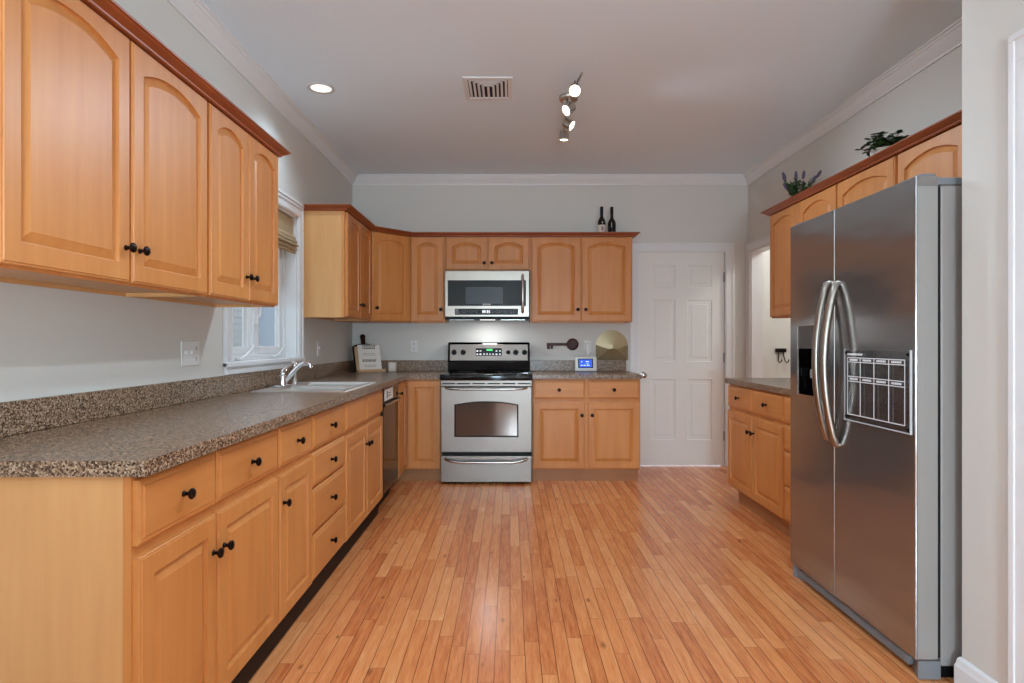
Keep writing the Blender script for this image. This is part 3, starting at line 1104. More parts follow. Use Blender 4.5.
# ------------------------------------------------------------------ range
RX0, RX1 = -0.578, 0.182
RC = (RX0 + RX1) / 2
RW = RX1 - RX0
YF = 5.10            # oven door face
t = thing('range', 'stainless steel electric range with black glass cooktop on the back wall', 'stove', (RC, YF, 0))
hw = RW / 2
bm = nb()
box(bm, -hw + 0.002, hw - 0.002, 0.045, YB - YF - 0.03, 0.03, 0.88)
obj('body', bm, BLACK, t)
for sx_ in (-1, 1):
    for yy in (0.10, 0.62):
        bm = nb(); lathe(bm, [(0.02, 0), (0.02, 0.012), (0.01, 0.014), (0.01, 0.03)], 12, Matrix.Translation((sx_ * (hw - 0.06), yy, 0)))
        obj('leveling_foot', bm, BLACK, t)
# front frame with vent slots
bm = nb(); box(bm, -hw, hw, -0.004, 0.044, 0.820, 0.871, 0.003)
vf = obj('vent_strip', bm, STEELH, t)
bm = nb()
for i in range(6):
    c = -hw + 0.064 + i * (RW - 0.128) / 5
    box(bm, c - 0.053, c + 0.053, -0.0065, -0.0035, 0.838, 0.848)
obj('vent_slots', bm, BLACK, vf)
# oven door: steel frame with arched window
bm = nb()
oz0, oz1 = 0.268, 0.816
wx, wz0, wz1 = 0.268, 0.395, 0.668
nA = 16


def door_out(d, y):
    pts = [(-hw + d, y, oz0 + d), (hw - d, y, oz0 + d)]
    for i in range(nA + 1):
        x = wx - 2 * wx * i / nA
        pts.append(((hw - d) if i == 0 else (-hw + d) if i == nA else x, y, oz1 - d))
    return pts


def win_in(d, y):
    pts = [(-wx + d, y, wz0 + d), (wx - d, y, wz0 + d)]
    for i in range(nA + 1):
        x = (wx - d) * (1 - 2 * i / nA)
        pts.append((x, y, wz1 - d + 0.028 * (1 - (x / wx) ** 2)))
    return pts


rings_mesh(bm, [door_out(0, 0.04), door_out(0, 0.004), door_out(0.004, 0), win_in(0, 0), win_in(0.004, 0.006)], cap_last=False)
od = obj('oven_door', bm, STEELH, t)
bm = nb()
rings_mesh(bm, [win_in(0.0005, 0.016), win_in(0.0005, 0.003), win_in(0.010, 0.0025), win_in(0.012, 0.0045)])
obj('window_gasket', bm, BLACK, od)
bm = nb()
rings_mesh(bm, [win_in(0.011, 0.012), win_in(0.011, 0.0038)])
obj('window', bm, OVENGLASS, od)


def bar_handle(z, parent, half, bow=0.0):
    bm = nb()
    pts = [(-half, 0.0, z), (-half + 0.006, -0.028, z - 0.004), (-half + 0.05, -0.046, z - 0.010 - bow * 0.5)]
    for i in range(1, 8):
        x = -half + 0.05 + (2 * half - 0.1) * i / 8
        pts.append((x, -0.05, z - 0.012 - bow))
    pts += [(half - 0.05, -0.046, z - 0.010 - bow * 0.5), (half - 0.006, -0.028, z - 0.004), (half, 0.0, z)]
    tube(bm, pts, 0.011, 10)
    return obj('handle', bm, NICKEL, parent, smooth=True)


bar_handle(0.812, od, 0.338)
bm = nb(); box(bm, -hw, hw, 0.0, 0.044, 0.018, 0.238, 0.004)
dwr = obj('storage_drawer', bm, STEELH, t)
bar_handle(0.216, dwr, 0.34, 0.012)
# cooktop
bm = nb(); box(bm, -hw - 0.006, hw + 0.006, -0.045, YB - YF - 0.09, 0.872, 0.922, 0.008, 3)
ct = obj('cooktop', bm, BLACKGLOSS, t, smooth=True)
bm = nb()
for (bx, by, br) in ((-0.19, 0.12, 0.10), (0.19, 0.12, 0.085), (-0.19, 0.42, 0.075), (0.19, 0.42, 0.10)):
    lathe(bm, [(br, 0.9222), (br, 0.9226), (br - 0.006, 0.9226), (br - 0.006, 0.9222)], 40, Matrix.Translation((bx, by, 0)), cap=False)
obj('burner_rings', bm, mat('burner_print', rgb(60, 60, 62), 0.3), ct)
# backguard
yb0 = YB - YF - 0.115
bm = nb()
bh = 1.188
poly = [(yb0 - 0.05, 0.9225), (yb0 - 0.018, 0.99), (yb0 - 0.012, 1.010), (yb0 + 0.010, bh - 0.012), (yb0 + 0.022, bh), (yb0 + 0.09, bh), (yb0 + 0.09, 0.9225)]
lo = [bm.verts.new((-hw - 0.004, y, z)) for y, z in poly]
hi = [bm.verts.new((hw + 0.004, y, z)) for y, z in poly]
n = len(poly)
for q in range(n):
    r = (q + 1) % n
    bm.faces.new((lo[q], lo[r], hi[r], hi[q]))
bm.faces.new(lo); bm.faces.new(hi)
bmesh.ops.bevel(bm, geom=bm.edges[:], offset=0.006, segments=2, affect='EDGES')
bg = obj('backguard', bm, BLACKGLOSS, t, smooth=True)
tilt = math.atan2(0.022, 0.166)
# steel control panel lying on the tilted face
pn = bpy.data.objects.new('control_panel_pivot', None)


def on_panel(bm):
    M = Matrix.Translation((0, yb0 - 0.012, 1.012)) @ Matrix.Rotation(-tilt, 4, 'X')
    bmesh.ops.transform(bm, matrix=M, verts=bm.verts[:])
    return bm


bpy.data.objects.remove(pn)
bm = nb(); box(bm, -hw + 0.014, hw - 0.014, -0.004, 0.004, 0.004, 0.157, 0.003)
cp_ = obj('control_panel', on_panel(bm), STEELH, bg)
bm = nb(); box(bm, -0.122, 0.122, -0.0062, -0.0035, 0.050, 0.120, 0.001, 1)
dp = obj('display', on_panel(bm), BLACKGLOSS, bg)
bm = nb(); box(bm, -0.022, 0.034, -0.0072, -0.006, 0.096, 0.112)
obj('clock_digits', on_panel(bm), GREENLED, dp)
bm = nb()
for x in (-0.108, -0.078, 0.072, 0.104):
    for zz in (0.064, 0.094):
        box(bm, x - 0.008, x + 0.008, -0.0072, -0.006, zz - 0.005, zz + 0.005)
for x in (-0.045, -0.017, 0.011, 0.039):
    box(bm, x - 0.006, x + 0.006, -0.0072, -0.006, 0.060, 0.070)
obj('buttons', on_panel(bm), WHITEPRINT, dp)
for x, r in ((-0.325, 0.025), (-0.240, 0.025), (0.182, 0.020), (0.252, 0.025), (0.334, 0.025)):
    bm = nb(); lathe(bm, [(r, 0), (r, 0.006), (r * 0.82, 0.010), (r * 0.74, 0.026), (r * 0.6, 0.029)], 20, Matrix.Translation((x, -0.004, 0.082)) @ Matrix.Rotation(PI / 2, 4, 'X'))
    box(bm, x - 0.003, x + 0.003, -0.037, -0.030, 0.082 - r * 0.7, 0.082 + r * 0.7)
    obj('knob', on_panel(bm), BLACK, bg, smooth=True)

# ------------------------------------------------------------------ microwave
MY = 5.425
t = thing('microwave', 'stainless over-the-range microwave mounted between the back wall cabinets', 'microwave', (RC - 0.006, MY, 1.395))
mw = 0.376
bm = nb(); box(bm, -mw, mw, 0.03, YB - MY - 0.002, 0.0, 0.432)
box(bm, -mw + 0.02, mw - 0.02, 0.004, 0.03, -0.003, 0.018)
obj('body', bm, BLACK, t)
bm = nb()


def R4(x0, x1, z0, z1, y, d=0):
    return [(x0 + d, y, z0 + d), (x1 - d, y, z0 + d), (x1 - d, y, z1 - d), (x0 + d, y, z1 - d)]


rings_mesh(bm, [R4(-mw, mw, 0.018, 0.430, 0.029), R4(-mw, mw, 0.018, 0.430, 0.004), R4(-mw, mw, 0.018, 0.430, 0, 0.004),
                R4(-mw + 0.026, mw - 0.030, 0.116, 0.345, 0), R4(-mw + 0.026, mw - 0.030, 0.116, 0.345, 0.006, 0.002)], cap_last=False)
md = obj('door', bm, STEEL, t)
bm = nb(); rings_mesh(bm, [R4(-mw + 0.0265, mw - 0.0305, 0.1165, 0.3445, 0.014), R4(-mw + 0.0265, mw - 0.0305, 0.1165, 0.3445, 0.003)])
wn = obj('window', bm, DARKGLASS, md)
bm = nb(); box(bm, -0.19, 0.14, 0.0022, 0.0032, 0.135, 0.285)
obj('mesh_screen', bm, mat('mw_mesh', rgb(30, 30, 31), 0.35), wn)
bm = nb(); box(bm, -0.04, 0.035, -0.0015, 0.001, 0.122, 0.137)
obj('badge', bm, PLASTGREY, md)
bm = nb(); box(bm, -mw + 0.090, mw - 0.100, -0.003, 0.001, 0.037, 0.092, 0.001, 1)
mc = obj('control_strip', bm, BLACKGLOSS, md)
bm = nb()
for i in range(24):
    if 8 <= i <= 11:
        continue
    x = -mw + 0.14 + i * 0.0205
    for zz in ((0.058, 0.072) if i % 3 else (0.065,)):
        box(bm, x - 0.005, x + 0.005, -0.004, -0.0028, zz - 0.003, zz + 0.003)
box(bm, -mw + 0.095, -mw + 0.125, -0.004, -0.0028, 0.045, 0.085)
obj('buttons', bm, mat('button_print', rgb(120, 120, 120), 0.5), mc)
bm = nb()
for i, x in enumerate((-0.035, -0.018, 0.004, 0.02)):
    box(bm, x - 0.006, x + 0.004, -0.004, -0.0028, 0.054, 0.078)
obj('clock_digits', bm, WHITELED, mc)
bm = nb()
hx = mw - 0.060
tube(bm, [(hx, 0.0, 0.390), (hx, -0.022, 0.385), (hx, -0.040, 0.33), (hx, -0.045, 0.23), (hx, -0.040, 0.12), (hx, -0.022, 0.065), (hx, 0.0, 0.060)], [0.012, 0.012, 0.013, 0.014, 0.013, 0.012, 0.012], 10)
obj('handle', bm, NICKEL, md, smooth=True)
for a_, b_ in ((-0.34, -0.12), (0.12, 0.34)):
    bm = nb(); box(bm, a_, b_, 0.06, 0.30, -0.006, 0.0)
    obj('grease_filter', bm, NICKEL, t)

bm = nb(); box(bm, -0.07, 0.07, 0.10, 0.17, -0.006, -0.0005)
obj('task_light_lens', bm, CANGLOW, t)
lamp('microwave_task_light', 'AREA', (RC, MY + 0.135, 1.387), (0, 0, 0), 2.2, (0.95, 0.97, 1.0), shape='RECTANGLE', size=0.13, size_y=0.06)

# ------------------------------------------------------------------ refrigerator (local frame of the right wall: x -> -Y, front -y -> -X)
FXF = 1.429
FY1 = 3.112
FW = FY1 - 2.150
t = thing('refrigerator', 'stainless side-by-side refrigerator with curved bar handles in the right wall alcove', 'refrigerator', (FXF, FY1, 0), RR)
fs = FY1 - 2.688
bm = nb(); box(bm, 0.034, FW - 0.006, 0.094, 0.83, 0.045, 1.748, 0.006)
obj('body', bm, FRIDGESIDE, t)
bm = nb(); box(bm, 0.010, FW - 0.010, 0.080, 0.094, 0.075, 1.742)
obj('door_seal', bm, BLACK, t)
DZ0_, DZ1_ = 0.072, 1.778


def fr(x0, x1, z0, z1, y, d=0.0):
    return [(x0 + d, y, z0 + d), (x1 - d, y, z0 + d), (x1 - d, y, z1 - d), (x0 + d, y, z1 - d)]


def fdoor(x0, x1, hole=None):
    bm = nb()
    rings = [fr(x0, x1, DZ0_, DZ1_, 0.079), fr(x0, x1, DZ0_, DZ1_, 0.004), fr(x0, x1, DZ0_, DZ1_, 0.0015, 0.0012), fr(x0, x1, DZ0_, DZ1_, 0.0, 0.004)]
    if hole:
        rings += [fr(*hole, 0.0), fr(*hole, 0.004)]
        rings_mesh(bm, rings, cap_last=False)
    else:
        rings_mesh(bm, rings)
    return bm


dx0, dx1, dz0, dz1 = FY1 - 3.035, FY1 - 2.800, 0.930, 1.278
bm = fdoor(0.0, fs - 0.003, (dx0, dx1, dz0, dz1))
fd1 = obj('freezer_door', bm, FSTEEL, t)
bm = nb()
rings_mesh(bm, [fr(dx0 + 0.001, dx1 - 0.001, dz0, dz1, -0.002, 0.0), fr(dx0, dx1, dz0, dz1, -0.002, 0.007), fr(dx0, dx1, dz0, dz1, 0.004, 0.008)], cap_first=False, cap_last=False)
obj('dispenser_frame', bm, NICKEL, fd1)
bm = nb()
rings_mesh(bm, [fr(dx0, dx1, dz0, 1.165, 0.002, 0.006), fr(dx0 + 0.01, dx1 - 0.01, dz0, 1.165, 0.070, 0.010)], cap_first=False)
rc = obj('dispenser_recess', bm, BLACKGLOSS, fd1)
bm = nb(); box(bm, dx0 + 0.006, dx1 - 0.006, 0.001, 0.02, 1.163, dz1 - 0.006, 0.002, 1)
dcp = obj('dispenser_panel', bm, mat('disp_panel', rgb(84, 80, 78), 0.35, 0.3), fd1)
bm = nb()
box(bm, dx0 + 0.09, dx0 + 0.15, 0.02, 0.05, 1.02, 1.06); tube(bm, [(dx0 + 0.10, 0.045, 0.955), (dx0 + 0.13, 0.030, 1.04)], 0.006, 8)
tube(bm, [(dx0 + 0.16, 0.045, 0.955), (dx0 + 0.18, 0.030, 1.06)], 0.006, 8)
obj('dispenser_paddle', bm, PLASTGREY, fd1)
bm = fdoor(fs + 0.003, FW)
fd2 = obj('refrigerator_door', bm, FSTEEL, t)


def fhandle(xc, z0, z1, bow, parent):
    bm = nb()
    pts = []
    for i in range(17):
        u_ = i / 16
        z = z0 + (z1 - z0) * u_
        y = -0.012 - bow * math.sin(PI * u_) ** 0.8
        pts.append((xc, y, z))
    pts = [(xc, 0.001, z0 - 0.002)] + pts + [(xc, 0.001, z1 + 0.002)]
    tube(bm, pts, 0.0165, 12)
    return obj('handle', bm, STEEL, parent, smooth=True)


fhandle(fs - 0.036, 0.765, 1.452, 0.052, fd1)
fhandle(fs + 0.036, 0.748, 1.444, 0.052, fd2)
# bright door edges seen on the near side
bm = nb(); box(bm, FW, FW + 0.0025, 0.006, 0.078, DZ0_ + 0.004, DZ1_ - 0.035, 0.001, 1)
ed = obj('edge_trim', bm, FSTEELSIDE, fd2)
for (xa, xb) in ((FW - 0.12, FW - 0.002), (0.002, 0.12)):
    bm = nb(); box(bm, xa, xb, 0.020, 0.075, DZ1_ + 0.0005 - 0.0, DZ1_ + 0.010, 0.003)
    box(bm, xa, xb, 0.080, 0.30, 1.7485, 1.775, 0.004)
    obj('hinge_cover', bm, GREYPL, t)
bm = nb()
box(bm, 0.06, FW - 0.06, 0.014, 0.085, 0.024, 0.058, 0.002, 1)
for q in range(3):
    box(bm, 0.08, FW - 0.08, 0.0125, 0.0145, 0.029 + q * 0.009, 0.033 + q * 0.009)
obj('base_grille', bm, GREYPL, t)
for (xa, xb) in ((0.008, 0.10), (FW - 0.10, FW - 0.004)):
    bm = nb()
    left = xa < 0.3
    poly = [(xa, 0.012), (xb, 0.05), (xb, 0.092), (xa, 0.092)] if left else [(xa, 0.05), (xb, 0.012), (xb, 0.092), (xa, 0.092)]
    prism(bm, poly, 0.002, 0.066)
    obj('foot_cover', bm, GREYPL, t)
bm = nb(); box(bm, 0.02, FW - 0.02, 0.10, 0.80, 0.0, 0.045)
obj('base_frame', bm, BLACK, t)

# acrylic planner on the fridge door
px0, px1, pz0, pz1 = FY1 - 2.588, FY1 - 2.166, 0.868, 1.160
t = thing('acrylic_planner', 'clear acrylic weekly planner board stuck on the refrigerator door', 'planner board', (FXF, FY1, pz0), RR)
pw_, ph_ = px1 - px0, pz1 - pz0
bm = nb(); box(bm, px0, px1, -0.0085, -0.0045, 0, ph_)
obj('clear_sheet', bm, ACRYLIC, t)
bm = nb()
e = 0.004
for (a1, a2, c1, c2) in ((px0 - e, px0, -e, ph_ + e), (px1, px1 + e, -e, ph_ + e), (px0, px1, -e, 0), (px0, px1, ph_ - 0.0, ph_ + e)):
    if c1 > 0.1:
        continue
    box(bm, a1, a2, -0.010, -0.003, c1, c2)
obj('sheet_edge', bm, ACRYLEDGE, t)
bm = nb()
ly = (-0.0098, -0.0088)
ix0, ix1 = px0 + 0.022, px1 - 0.028
z_b, z_m, z_t = 0.024, ph_ * 0.555, ph_ - 0.050
lw = 0.0016
for zz in (z_b, z_m, z_m + 0.020, z_t, z_t + 0.018):
    box(bm, ix0, ix1, *ly, zz - lw, zz + lw)
for q in range(5):
    x = ix0 + (ix1 - ix0) * q / 4
    box(bm, x - lw, x + lw, *ly, z_b, z_t + 0.018)
for zz in (z_m + 0.010, z_t + 0.009):
    for q in range(4):
        x = ix0 + (ix1 - ix0) * (q + 0.5) / 4
        for s_ in range(-3, 3):
            box(bm, x + s_ * 0.010, x + s_ * 0.010 + 0.007, *ly, zz - 0.004, zz + 0.004)
for s_ in range(10):
    box(bm, ix0 + s_ * 0.011, ix0 + s_ * 0.011 + 0.008, *ly, ph_ - 0.022, ph_ - 0.014)
obj('printed_grid', bm, WHITEPRINT, t)
for (x, zz) in ((px0 + 0.012, 0.012), (px1 - 0.012, 0.012), (px0 + 0.012, ph_ - 0.012), (px1 - 0.012, ph_ - 0.012)):
    bm = nb(); lathe(bm, [(0.007, 0), (0.007, 0.011), (0.005, 0.013)], 14, Matrix.Translation((x, 0, zz)) @ Matrix.Rotation(PI / 2, 4, 'X'))
    obj('corner_magnet', bm, BLACKIRON, t, smooth=True)

# ------------------------------------------------------------------ ceiling fittings
t = thing('recessed_light', 'round white recessed light in the ceiling near the left wall', 'ceiling light', (CANS_AND_FILL[0][0], CANS_AND_FILL[0][1], CEIL))
bm = nb(); lathe(bm, [(0.086, -0.0005), (0.086, -0.005), (0.078, -0.008), (0.066, -0.006), (0.062, -0.0015)], 36, cap=False)
obj('trim_ring', bm, mat('can_trim', rgb(205, 205, 204), 0.35), t, smooth=True)
bm = nb(); lathe(bm, [(0.064, -0.002), (0.05, -0.0015), (0.001, -0.001)], 36, cap=False)
obj('lens', bm, CANGLOW, t, smooth=True)

t = thing('air_vent', 'white square air vent register in the middle of the ceiling', 'vent', (-0.135, 3.80, CEIL))
bm = nb()
A, B = 0.150, 0.165
fw_ = 0.028
for (x0, x1, yy0, yy1) in ((-A, -A + fw_, -B, B), (A - fw_, A, -B, B), (-A + fw_, A - fw_, -B, -B + fw_), (-A + fw_, A - fw_, B - fw_, B)):
    box(bm, x0, x1, yy0, yy1, -0.010, -0.0005, 0.002, 1)
obj('frame', bm, WHITE, t)
bm = nb(); box(bm, -A + fw_, A - fw_, -B + fw_, B - fw_, -0.002, -0.0006)
obj('duct_opening', bm, BLACK, t)
xi, yi = A - fw_, B - fw_
for q in range(4):
    o_ = 0.012 + q * 0.026
    for s_ in (-1, 1):
        bm = nb()
        xx = s_ * (xi - o_)
        prism(bm, [(xx - 0.007, -yi + o_), (xx + 0.007, -yi + o_), (xx + 0.007, yi), (xx - 0.007, yi)], -0.009, -0.0025)
        obj('louver', bm, WHITE, t)
    bm = nb(); box(bm, -xi + o_ + 0.007, xi - o_ - 0.007, -yi + o_ - 0.007, -yi + o_ + 0.007, -0.009, -0.0025)
    obj('louver', bm, WHITE, t)

bm = nb(); box(bm, -0.007, 0.007, -0.02, yi, -0.009, -0.0025)
obj('louver', bm, WHITE, t)

TX, TY = 0.378, 3.93
t = thing('track_light', 'brushed nickel four-head track light on the ceiling', 'ceiling light', (TX, TY, CEIL))
bm = nb(); lathe(bm, [(0.062, -0.0005), (0.062, -0.018), (0.056, -0.026), (0.02, -0.028)], 28)
obj('canopy', bm, NICKEL, t, smooth=True)
bm = nb()
tube(bm, [(0.0, 0, -0.026), (0, 0, -0.058)], 0.010, 10)
tube(bm, [(0.030, -0.47, -0.058), (0.0, -0.2, -0.060), (0.0, 0.2, -0.060), (0.010, 0.44, -0.058)], 0.007, 8)
obj('rail', bm, NICKEL, t, smooth=True)
HEADS = [((0.000, -0.375, -0.112), (-0.10, -0.75, -0.62)), ((-0.012, -0.12, -0.128), (-0.72, -0.38, -0.55)),
         ((0.020, 0.16, -0.125), (0.75, -0.34, -0.52)), ((0.006, 0.40, -0.128), (-0.02, 0.06, -1.0))]
for hp, hd in HEADS:
    hp, hd = Vector(hp), Vector(hd).normalized()
    Rm = hd.to_track_quat('Z', 'Y').to_matrix().to_4x4()
    M = Matrix.Translation(hp) @ Rm
    bm = nb()
    lathe(bm, [(0.012, -0.045), (0.028, -0.040), (0.033, -0.020), (0.035, 0.022), (0.033, 0.024), (0.030, 0.016)], 24, M, cap=False)
    bm.faces.new([v for v in bm.verts[:24]])
    tube(bm, [(hp.x, hp.y, -0.060), tuple(hp - hd * 0.038 + Vector((0, 0, 0.006)))], 0.005, 8)
    hd_o = obj('lamp_head', bm, NICKEL, t, smooth=True)
    bm = nb(); lathe(bm, [(0.0305, 0.015), (0.025, 0.020), (0.012, 0.023), (0.001, 0.0235)], 20, M, cap=False)
    obj('bulb', bm, BULB, hd_o, smooth=True)
    wp = Vector((TX, TY, CEIL)) + hp + hd * 0.03
    so = lamp('track_spot', 'SPOT', wp, (0, 0, 0), 54, (0.70, 0.86, 1.0), spot_size=math.radians(102), spot_blend=1.0, shadow_soft_size=0.03)
    so.rotation_euler = (-hd).to_track_quat('Z', 'Y').to_euler()

# ------------------------------------------------------------------ wall plates
def wall_plate(label, loc, rotz, gangs, kinds):
    t = thing('outlet_plate', label, 'outlet', loc, rotz)
    w = 0.046 * gangs + 0.024
    bm = nb(); box(bm, -w / 2, w / 2, -0.006, -0.0005, -0.058, 0.058, 0.003)
    obj('plate', bm, PLASTIC, t)
    for i, kd in enumerate(kinds):
        x = (i - (gangs - 1) / 2) * 0.046
        bm = nb()
        if kd == 's':
            box(bm, x - 0.005, x + 0.005, -0.016, -0.006, -0.004, 0.014, 0.001, 1)
            box(bm, x - 0.008, x + 0.008, -0.0072, -0.006, -0.016, 0.016)
            obj('toggle_switch', bm, PLASTIC, t)
        else:
            for zz in (-0.024, 0.024):
                box(bm, x - 0.016, x + 0.016, -0.0075, -0.006, zz - 0.014, zz + 0.014, 0.001, 1)
            oo = obj('outlet_face', bm, PLASTIC, t)
            bm = nb()
            for zz in (-0.024, 0.024):
                box(bm, x - 0.008, x - 0.005, -0.0080, -0.0074, zz - 0.003, zz + 0.007)
                box(bm, x + 0.005, x + 0.008, -0.0080, -0.0074, zz - 0.003, zz + 0.007)
                box(bm, x - 0.003, x + 0.003, -0.0080, -0.0074, zz - 0.011, zz - 0.006)
            obj('slots', bm, BLACK, oo)
    return t


wall_plate('wide three-gang wall plate with two switches and an outlet under the near left cabinets', (XL, 2.868, 1.139), RL, 3, 'sso')
wall_plate('single wall plate between the window and the corner on the left wall', (XL, 4.79, 1.139), RL, 1, 's')
wall_plate('single outlet plate on the back wall left of the range', (-0.917, YB, 1.150), 0, 1, 'o')
wall_plate('single outlet plate on the back wall behind the small smart display', (0.742, YB, 1.150), 0, 1, 'o')
t = thing('plug_adapter', 'white plug adapter in the outlet above the smart display', 'plug', (0.735, YB - 0.009, 1.075))
bm = nb(); box(bm, -0.020, 0.020, -0.035, 0, 0.0, 0.105, 0.008)
obj('housing', bm, PLASTIC, t, smooth=True)
bm = nb(); tube(bm, [(0, -0.02, 0.002), (0.0, -0.022, -0.03), (-0.005, -0.035, -0.07), (-0.01, -0.06, -0.12)], 0.003, 6)
obj('cord', bm, PLASTIC, t)

# ------------------------------------------------------------------ things on the counters and walls
t = thing('smart_display', 'small white tabletop display with a lit blue screen right of the range', 'display', (0.708, 5.70, CZ1))
bm = nb()
w2, hh = 0.102, 0.138
prism(bm, [(-w2 * 0.8, 0.01), (w2 * 0.8, 0.01), (w2 * 0.6, 0.075), (-w2 * 0.6, 0.075)], 0.0, 0.06)
obj('stand', bm, PLASTGREY, t)
MT = Matrix.Rotation(math.radians(-8), 4, 'X')
bm = nb(); box(bm, -w2, w2, -0.010, 0.010, 0.004, hh, 0.006); bmesh.ops.transform(bm, matrix=MT, verts=bm.verts[:])
fr_ = obj('frame', bm, PLASTIC, t, smooth=True)
bm = nb(); box(bm, -w2 + 0.030, w2 - 0.034, -0.0125, -0.0098, 0.032, hh - 0.018); bmesh.ops.transform(bm, matrix=MT, verts=bm.verts[:])
bez = obj('bezel', bm, BLACKGLOSS, fr_)
bm = nb(); box(bm, -w2 + 0.040, w2 - 0.044, -0.0135, -0.0124, 0.040, hh - 0.026); bmesh.ops.transform(bm, matrix=MT, verts=bm.verts[:])
scr = obj('screen', bm, SCREEN, t)
bm = nb()
for (x0, x1, z0, z1) in ((-0.042, -0.034, 0.085, 0.097), (0.0, 0.03, 0.088, 0.096), (-0.048, -0.03, 0.054, 0.062), (-0.022, 0.0, 0.054, 0.062), (0.008, 0.034, 0.054, 0.062), (0.008, 0.022, 0.07, 0.076)):
    box(bm, x0, x1, -0.0142, -0.0134, z0, z1)
bmesh.ops.transform(bm, matrix=MT, verts=bm.verts[:])
obj('screen_icons', bm, SCREENW, scr)

# wall key
t = thing('decorative_key', 'brown antique key decoration hung on the back wall right of the range', 'wall decoration', (0.50, YB - 0.0005, 1.168))
bm = nb(); box(bm, -0.150, 0.045, -0.016, -0.002, -0.013, 0.013, 0.003)
obj('shaft', bm, KEYWOOD, t)
bm = nb()
lathe(bm, [(0.056, 0.002), (0.058, 0.008), (0.056, 0.018), (0.046, 0.021), (0.043, 0.015), (0.010, 0.015)], 28, Matrix.Translation((0.097, 0, 0)) @ Matrix.Rotation(PI / 2, 4, 'X'))
obj('bow', bm, KEYWOOD, t, smooth=True)
bm = nb()
box(bm, -0.147, -0.120, -0.015, -0.003, -0.045, -0.012, 0.002, 1); box(bm, -0.112, -0.090, -0.015, -0.003, -0.042, -0.012, 0.002, 1)
obj('bit', bm, KEYWOOD, t)

# brass wall pocket
t = thing('letter_pocket', 'brass folded-metal wall pocket with round back standing on the backsplash by the door', 'wall pocket', (0.972, YB - 0.003, SPL + 0.001))
hwp = 0.152
bm = nb()
poly = [(-hwp, 0.0), (hwp, 0.0)] + [(hwp * math.cos(a_ * PI / 24), 0.135 + hwp * math.sin(a_ * PI / 24)) for a_ in range(25)]
lo = [bm.verts.new((x, 0.0, z)) for x, z in poly]
hi = [bm.verts.new((x, -0.004, z)) for x, z in poly]
n = len(poly)
bm.faces.new(lo)
c0 = bm.verts.new((0.01, -0.030, 0.125))
for q in range(n):
    r = (q + 1) % n
    bm.faces.new((lo[q], lo[r], hi[r], hi[q]))
    bm.faces.new((hi[q], hi[r], c0))
obj('back_plate', bm, BRASS, t)
bm = nb()
pts = {'A': (-hwp, -0.006, 0.145), 'B': (-0.036, -0.062, 0.105), 'C': (0.036, -0.062, 0.105), 'D': (hwp, -0.006, 0.145), 'E': (hwp, -0.014, 0.0), 'F': (-hwp, -0.014, 0.0)}
vv_ = {k_: bm.verts.new(p) for k_, p in pts.items()}
for fc in ('ABF', 'BCEF', 'CDE'):
    bm.faces.new([vv_[c] for c in fc])
r = bmesh.ops.solidify(bm, geom=bm.faces[:], thickness=0.002)
obj('front_pocket', bm, BRASS, t)

# recipe corner
RA = math.radians(40)
t = thing('cutting_board', 'dark wood paddle cutting board leaning in the back left corner', 'cutting board', (-1.345, 5.690, CZ1))
t.rotation_euler = (0, 0, RA)
MB_ = Matrix.Rotation(math.radians(-13), 4, 'X')


def leaning(bm, M=MB_):
    bmesh.ops.transform(bm, matrix=M, verts=bm.verts[:])
    return bm


def board_outline(w, h, nw, nh):
    pts = [(-w, 0), (w, 0), (w, h - 0.03)]
    for i in range(5):
        a_ = i / 4 * PI / 2
        pts.append((nw + (w - nw) * math.cos(a_), h - 0.03 + 0.03 * math.sin(a_)))
    pts += [(nw, h + nh * 0.5)]
    for i in range(9):
        a_ = -0.5 + (PI + 1.0) * i / 8
        pts.append((nw * 1.25 * math.cos(a_), h + nh - nw * 1.25 + nw * 1.25 * math.sin(a_)))
    pts += [(-nw, h + nh * 0.5)]
    for i in range(4, -1, -1):
        a_ = i / 4 * PI / 2
        pts.append((-nw - (w - nw) * math.cos(a_), h - 0.03 + 0.03 * math.sin(a_)))
    pts += [(-w, h - 0.03)]
    out = []
    for p in pts:
        if not out or (abs(p[0] - out[-1][0]) + abs(p[1] - out[-1][1])) > 1e-4:
            out.append(p)
    return out


bm = nb()
prism(bm, board_outline(0.112, 0.262, 0.020, 0.095), 0.0, 0.016, Matrix.Rotation(PI / 2, 4, 'X'))
obj('board', leaning(bm), BOARDDARK, t)
bm = nb(); lathe(bm, [(0.010, 0.0), (0.012, 0.001), (0.006, 0.0012)], 14, Matrix.Translation((0, -0.0165, 0.333)) @ Matrix.Rotation(PI / 2, 4, 'X'))
obj('hanging_hole', leaning(bm), BLACK, t)
t = thing('recipe_stand', 'pale wood recipe stand with a ledge in front of the dark cutting board', 'stand', (-1.300, 5.640, CZ1))
t.rotation_euler = (0, 0, RA)
ML = Matrix.Rotation(math.radians(-13), 4, 'X')
bm = nb(); box(bm, -0.122, 0.118, 0.0, 0.012, 0.018, 0.240, 0.002, 1)
obj('backrest', leaning(bm, ML), BOARDLIGHT, t)
bm = nb(); box(bm, -0.128, 0.145, -0.045, 0.016, 0.0, 0.014, 0.003)
box(bm, -0.128, 0.145, -0.045, -0.036, 0.014, 0.026, 0.002)
obj('ledge', bm, BOARDLIGHT, t)
t2 = thing('recipe_card', 'white recipe card with dark lettering propped on the pale wood stand', 'card', (-1.300, 5.640, CZ1 + 0.0145))
t2.rotation_euler = (0, 0, RA)
bm = nb(); box(bm, -0.098, 0.126, -0.008, -0.004, 0.004, 0.240)
obj('card_sheet', leaning(bm, ML), PAPER, t2)
bm = nb()
rr_ = random.Random(3)
